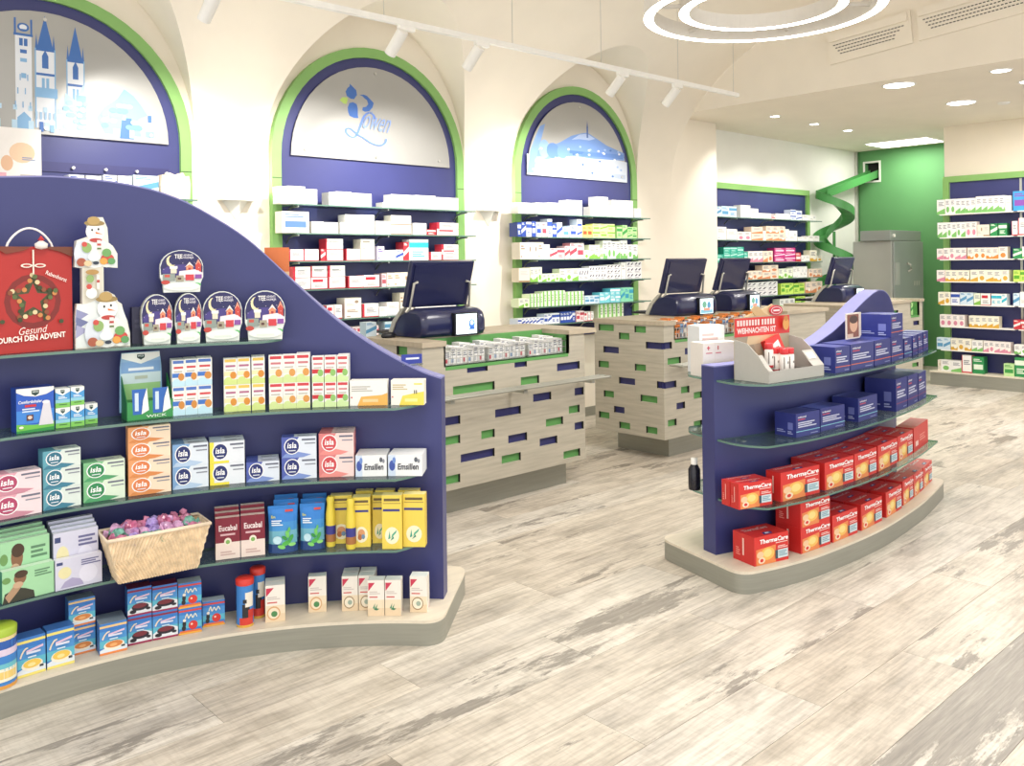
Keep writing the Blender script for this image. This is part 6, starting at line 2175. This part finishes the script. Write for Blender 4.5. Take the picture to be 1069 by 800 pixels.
# --- candy display tray with bottles
z = SZ[0]
A, B = PRg.find(803, z, .225), PRg.find(860, z, .20)
c, d = (A + B) / 2, B - A
Wd = float(np.hypot(*d))
rzd = math.atan2(d[1], d[0])
root = empty('lozenge_display', (c[0], c[1], z + .0006), rzd, label='grey cardboard display tray with red banner and lozenge bottles', cat='display')
GC = lin('#b5b2ab')
DP = .195
m = MB()
for s in (-1, 1):
    q = [(0, 0), (DP, 0), (DP, .19), (.12, .175), (.06, .125), (.02, .075), (0, .055)]
    m = MB()
    m.prism(q, s * Wd / 2 - .002, s * Wd / 2 + .002, lambda u, v, a: (a, u, v), GC)
    m.build('curved_side', 'print', root)
m = MB()
ppts = [(-.001, 0), (-.001, .055), (.02, .075), (.06, .125)]
for (y0, z0_), (y1, z1_) in zip(ppts, ppts[1:]):
    if z0_ < .05:
        m.face([(-Wd / 2, y0, z0_), (Wd / 2, y0, z0_), (Wd / 2, y1, z1_), (-Wd / 2, y1, z1_)], GC)
    else:
        m.face([(-Wd / 2, y0, z0_), (-Wd / 2 + .03, y0, z0_), (-Wd / 2 + .03, y1, z1_), (-Wd / 2, y1, z1_)], GC)
        m.face([(Wd / 2 - .09, y0, z0_), (Wd / 2, y0, z0_), (Wd / 2, y1, z1_), (Wd / 2 - .09, y1, z1_)], GC)
m.face([(Wd / 2 - .08, .0265, .086), (Wd / 2 - .02, .0265, .086), (Wd / 2 - .02, .05, .114), (Wd / 2 - .08, .05, .114)], lin('#e6e0d6'))
m.build('front_flap', 'print', root)
m = MB()
m.box(-Wd / 2 + .002, Wd / 2 - .002, .001, DP, 0.0, .03, lin('#3a3833'))
m.build('inner_step', 'print', root)
m = MB()
HB = .345
m.box(-Wd / 2, Wd / 2, DP, DP + .004, 0, HB - .05, lin('#b9aa90'))
m.art([('p', [(0, 0), (.5, 0), (.3, .55), (0, .7)], '#a59a86'), ('p', [(.2, .45), (.8, .5), (.9, .84), (.3, .84)], '#d9c49c'), ('r', 0, .58, 1, .84, RD), ('t', 'WEIHNACHTEN IST', .04, .62, .74, .70, '#fbeeea', 0, 0, .03)] + [('r', .04 + k * .05 + (.02 if k > 7 else 0), .73, .075 + k * .05 + (.02 if k > 7 else 0), .81, '#fbe3de') for k in range(13)] + [('r', .05 + k * .05 + (.02 if k > 7 else 0), .75 + .03 * (k % 2), .062 + k * .05 + (.02 if k > 7 else 0), .775 + .03 * (k % 2), RD) for k in range(13)] + [('e', .88, .72, .06, .09, '#e0a050'), ('e', .88, .8, .04, .04, '#c97f35')], lambda u, v, h: ((u - .5) * Wd, DP - h, v * HB), .0006)
hd = m.build('header_card', 'print', root)
m = MB()
m.prism([(.70, .84), (.62, .90), (.55, .99), (.48, 1.0), (.44, .95), (.50, .86)], 0, .004, lambda u, v, a: ((u - .6) * Wd * 1.25 - .0, DP + a, v * HB), lin('#c9a878'))
m.prism([(.0, .84), (.1, .88), (.45, .98), (.55, 1.02), (.60, .98), (.5, .84)], 0, .004, lambda u, v, a: ((u - .35) * Wd, DP + .0045 + a, v * HB - .002), lin('#d6bd92'))
m.build('wooden_spoon_cutout', 'print', hd)
m = MB()
m.prism([(.74 + .12 * math.cos(t), .92 + .075 * math.sin(t)) for t in np.linspace(0, 2 * math.pi, 20)[:-1]], 0, .004, lambda u, v, a: ((u - .5) * Wd, DP - .006 + a, v * HB), lin('#c9303c'))
m.art([('e', .74, .92, .10, .055, '#e9c9cc'), ('e', .74, .92, .085, .045, '#c42a38'), ('l', .68, .90, .80, .94, 1, '#f6e6e6')], lambda u, v, h: ((u - .5) * Wd, DP - .006 - h, v * HB), .0006)
m.build('oval_badge', 'print', hd)
Mt = Matrix.Translation(root.location) @ Matrix.Rotation(rzd, 4, 'Z')


def pill_bottle(x, y_, lab, dz=.03):
    r = .021
    p = Mt @ Vector((x, y_, dz + .0003))
    root = empty('pill_bottle', p, rzd, label=lab, cat='bottle', group='lozenge bottles in the display')
    m = MB()
    m.lathe([(r * .95, 0), (r, .004), (r, .012)], 18, col=lin('#c9303a'))
    m.lathe([(r, .012), (r, .082), (r * .8, .088)], 18, col=lin('#f3efe9'))
    for t0, t1, v0, v1, cc in ((-100, -70, .045, .055, '#3a2a26'), (-150, -138, .02, .075, '#7a706a'), (-60, -48, .025, .06, '#b04048')):
        m.face([((r + .0005) * math.cos(math.radians(t)), (r + .0005) * math.sin(math.radians(t)), v) for t, v in ((t0, v0), (t1, v0), (t1, v1), (t0, v1))], lin(cc))
    m.build('bottle_body', 'print', root)
    m = MB()
    m.lathe([(r * .92, .088), (r * .95, .092), (r * .95, .112), (r * .85, .116), (0, .116)], 18, col=lin('#d8343a'))
    m.build('cap', 'print', root)


pill_bottle(-.03, .05, 'white bottle with red cap, front left in display')
pill_bottle(.016, .052, 'white bottle with red cap, front right in display')
pill_bottle(-.08, .10, 'white bottle with red cap, rear left in display', .055)
pill_bottle(-.03, .105, 'white bottle with red cap, rear middle in display')
pill_bottle(.02, .11, 'white bottle with red cap, rear right in display')
o = bpy.data.objects.new('candy_pouch', carton('redpouch', '#d8302c', [('p', [(.15, .12), (.8, .2), (.8, .85), (.15, .75)], '#ece9e2'), ('r', .45, .6, .7, .66, '#3a3a3a'), ('l', .2, .25, .7, .45, 3, '#c9bfb6')], side='#b92522'))
COL.objects.link(o)
p = Mt @ Vector((.075, .125, .045))
o.location = p
o.scale = (.115, .03, .155)
o.rotation_euler = (math.radians(-16), math.radians(-15), rzd)
tag(o, 'tilted red candy pouch with white label in the display', 'pouch')

# --- boxes on the rear shelf of the right gondola, bottle at its left end
wp_ = carton('redcross', '#f3efe9', [('r', .14, .78, .17, .90, '#d0505a'), ('r', .11, .83, .20, .86, '#d0505a'), ('l', .08, .66, .26, .72, 1, '#d98a90'), ('r', .34, .0, .345, 1, '#ded8ce'), ('r', .42, .78, .45, .9, '#d0505a'), ('l', .36, .66, .52, .72, 1, '#d98a90')], side='#e6e0d8')
zb = SZ[0]


def rearput(me, x0, x1, s, hp, D, lab):
    A, B = PRg.find(x0, zb, s), PRg.find(x1, zb, s)
    put(me, 'first_aid_carton', A, B, zb + .0006, hpx((A + B) / 2, hp), D, lab, 'carton', 'white cartons behind the right gondola')


A0 = np.array(PRg.off(-.12)[6])
tdir = PRg.p[14] - PRg.p[6]
tdir /= np.hypot(*tdir)
A0 = A0 - tdir * .02
put(wp_, 'first_aid_carton', A0, A0 + tdir * .215, zb + .0006, .165, .1, 'white first aid carton with red crosses, shorter one behind right gondola', 'carton')
A1_ = A0 + tdir * .10 + np.array([.0, .115])
wl = carton('whitetall', '#eef0f1', [('r', 0, .1, 1, .35, '#dfe6f0'), ('l', .1, .5, .8, .85, 4, '#d6b9bb')], side='#dfe1e2', right=[('r', .2, .1, .8, .2, '#2a3a6a')])
put(wl, 'first_aid_carton', A1_ + np.array([-.09, .0]) * 0, A1_ + tdir * .16, zb + .0006, .24, .1, 'taller white carton behind the right gondola', 'carton')
p = PRg.off(-.2)[8]
root = empty('dark_bottle', (p[0] - .05, p[1], SZ[2] + .0006), label='dark bottle with white cap on the rear lower shelf', cat='bottle')
m = MB()
m.lathe([(.028, 0), (.03, .01), (.03, .10), (.016, .125)], 18)
m.build('bottle_body', 'bottle_dark', root)
m = MB()
m.lathe([(.017, .125), (.017, .155), (0, .156)], 16)
m.build('cap', 'white_plastic', root)

# ================================================================== smallest wall cartons beyond 300 become one object
bpy.context.view_layer.update()
mb = [o for o in bpy.data.objects if o.name.startswith('medicine_box')]


def size_px(o):
    d_ = depth(o.location.x, o.location.y)
    return o.scale.x * o.scale.z * (FPX / d_) ** 2


mb.sort(key=size_px, reverse=True)
if len(mb) > 295:
    m = MB()
    vs_, fs_, cs_ = [], [], []
    for o in mb[295:]:
        M_ = Matrix.Translation(o.location) @ o.rotation_euler.to_matrix().to_4x4() @ Matrix.Diagonal((*o.scale, 1))
        me = o.data
        cd_ = me.color_attributes['Col'].data
        n0 = len(m.v)
        m.v += [tuple(M_ @ v.co) for v in me.vertices]
        for p in me.polygons:
            m.f.append(tuple(n0 + i for i in p.vertices))
            m.c.append(tuple(cd_[p.loop_start].color)[:3])
            m.m.append(0)
            m.sm.append(False)
    for o in mb[295:]:
        bpy.data.objects.remove(o)
    tag(m.build('small_carton_stock', 'print'), 'smallest medicine cartons scattered over the wall shelves', 'cartons', kind='stuff')
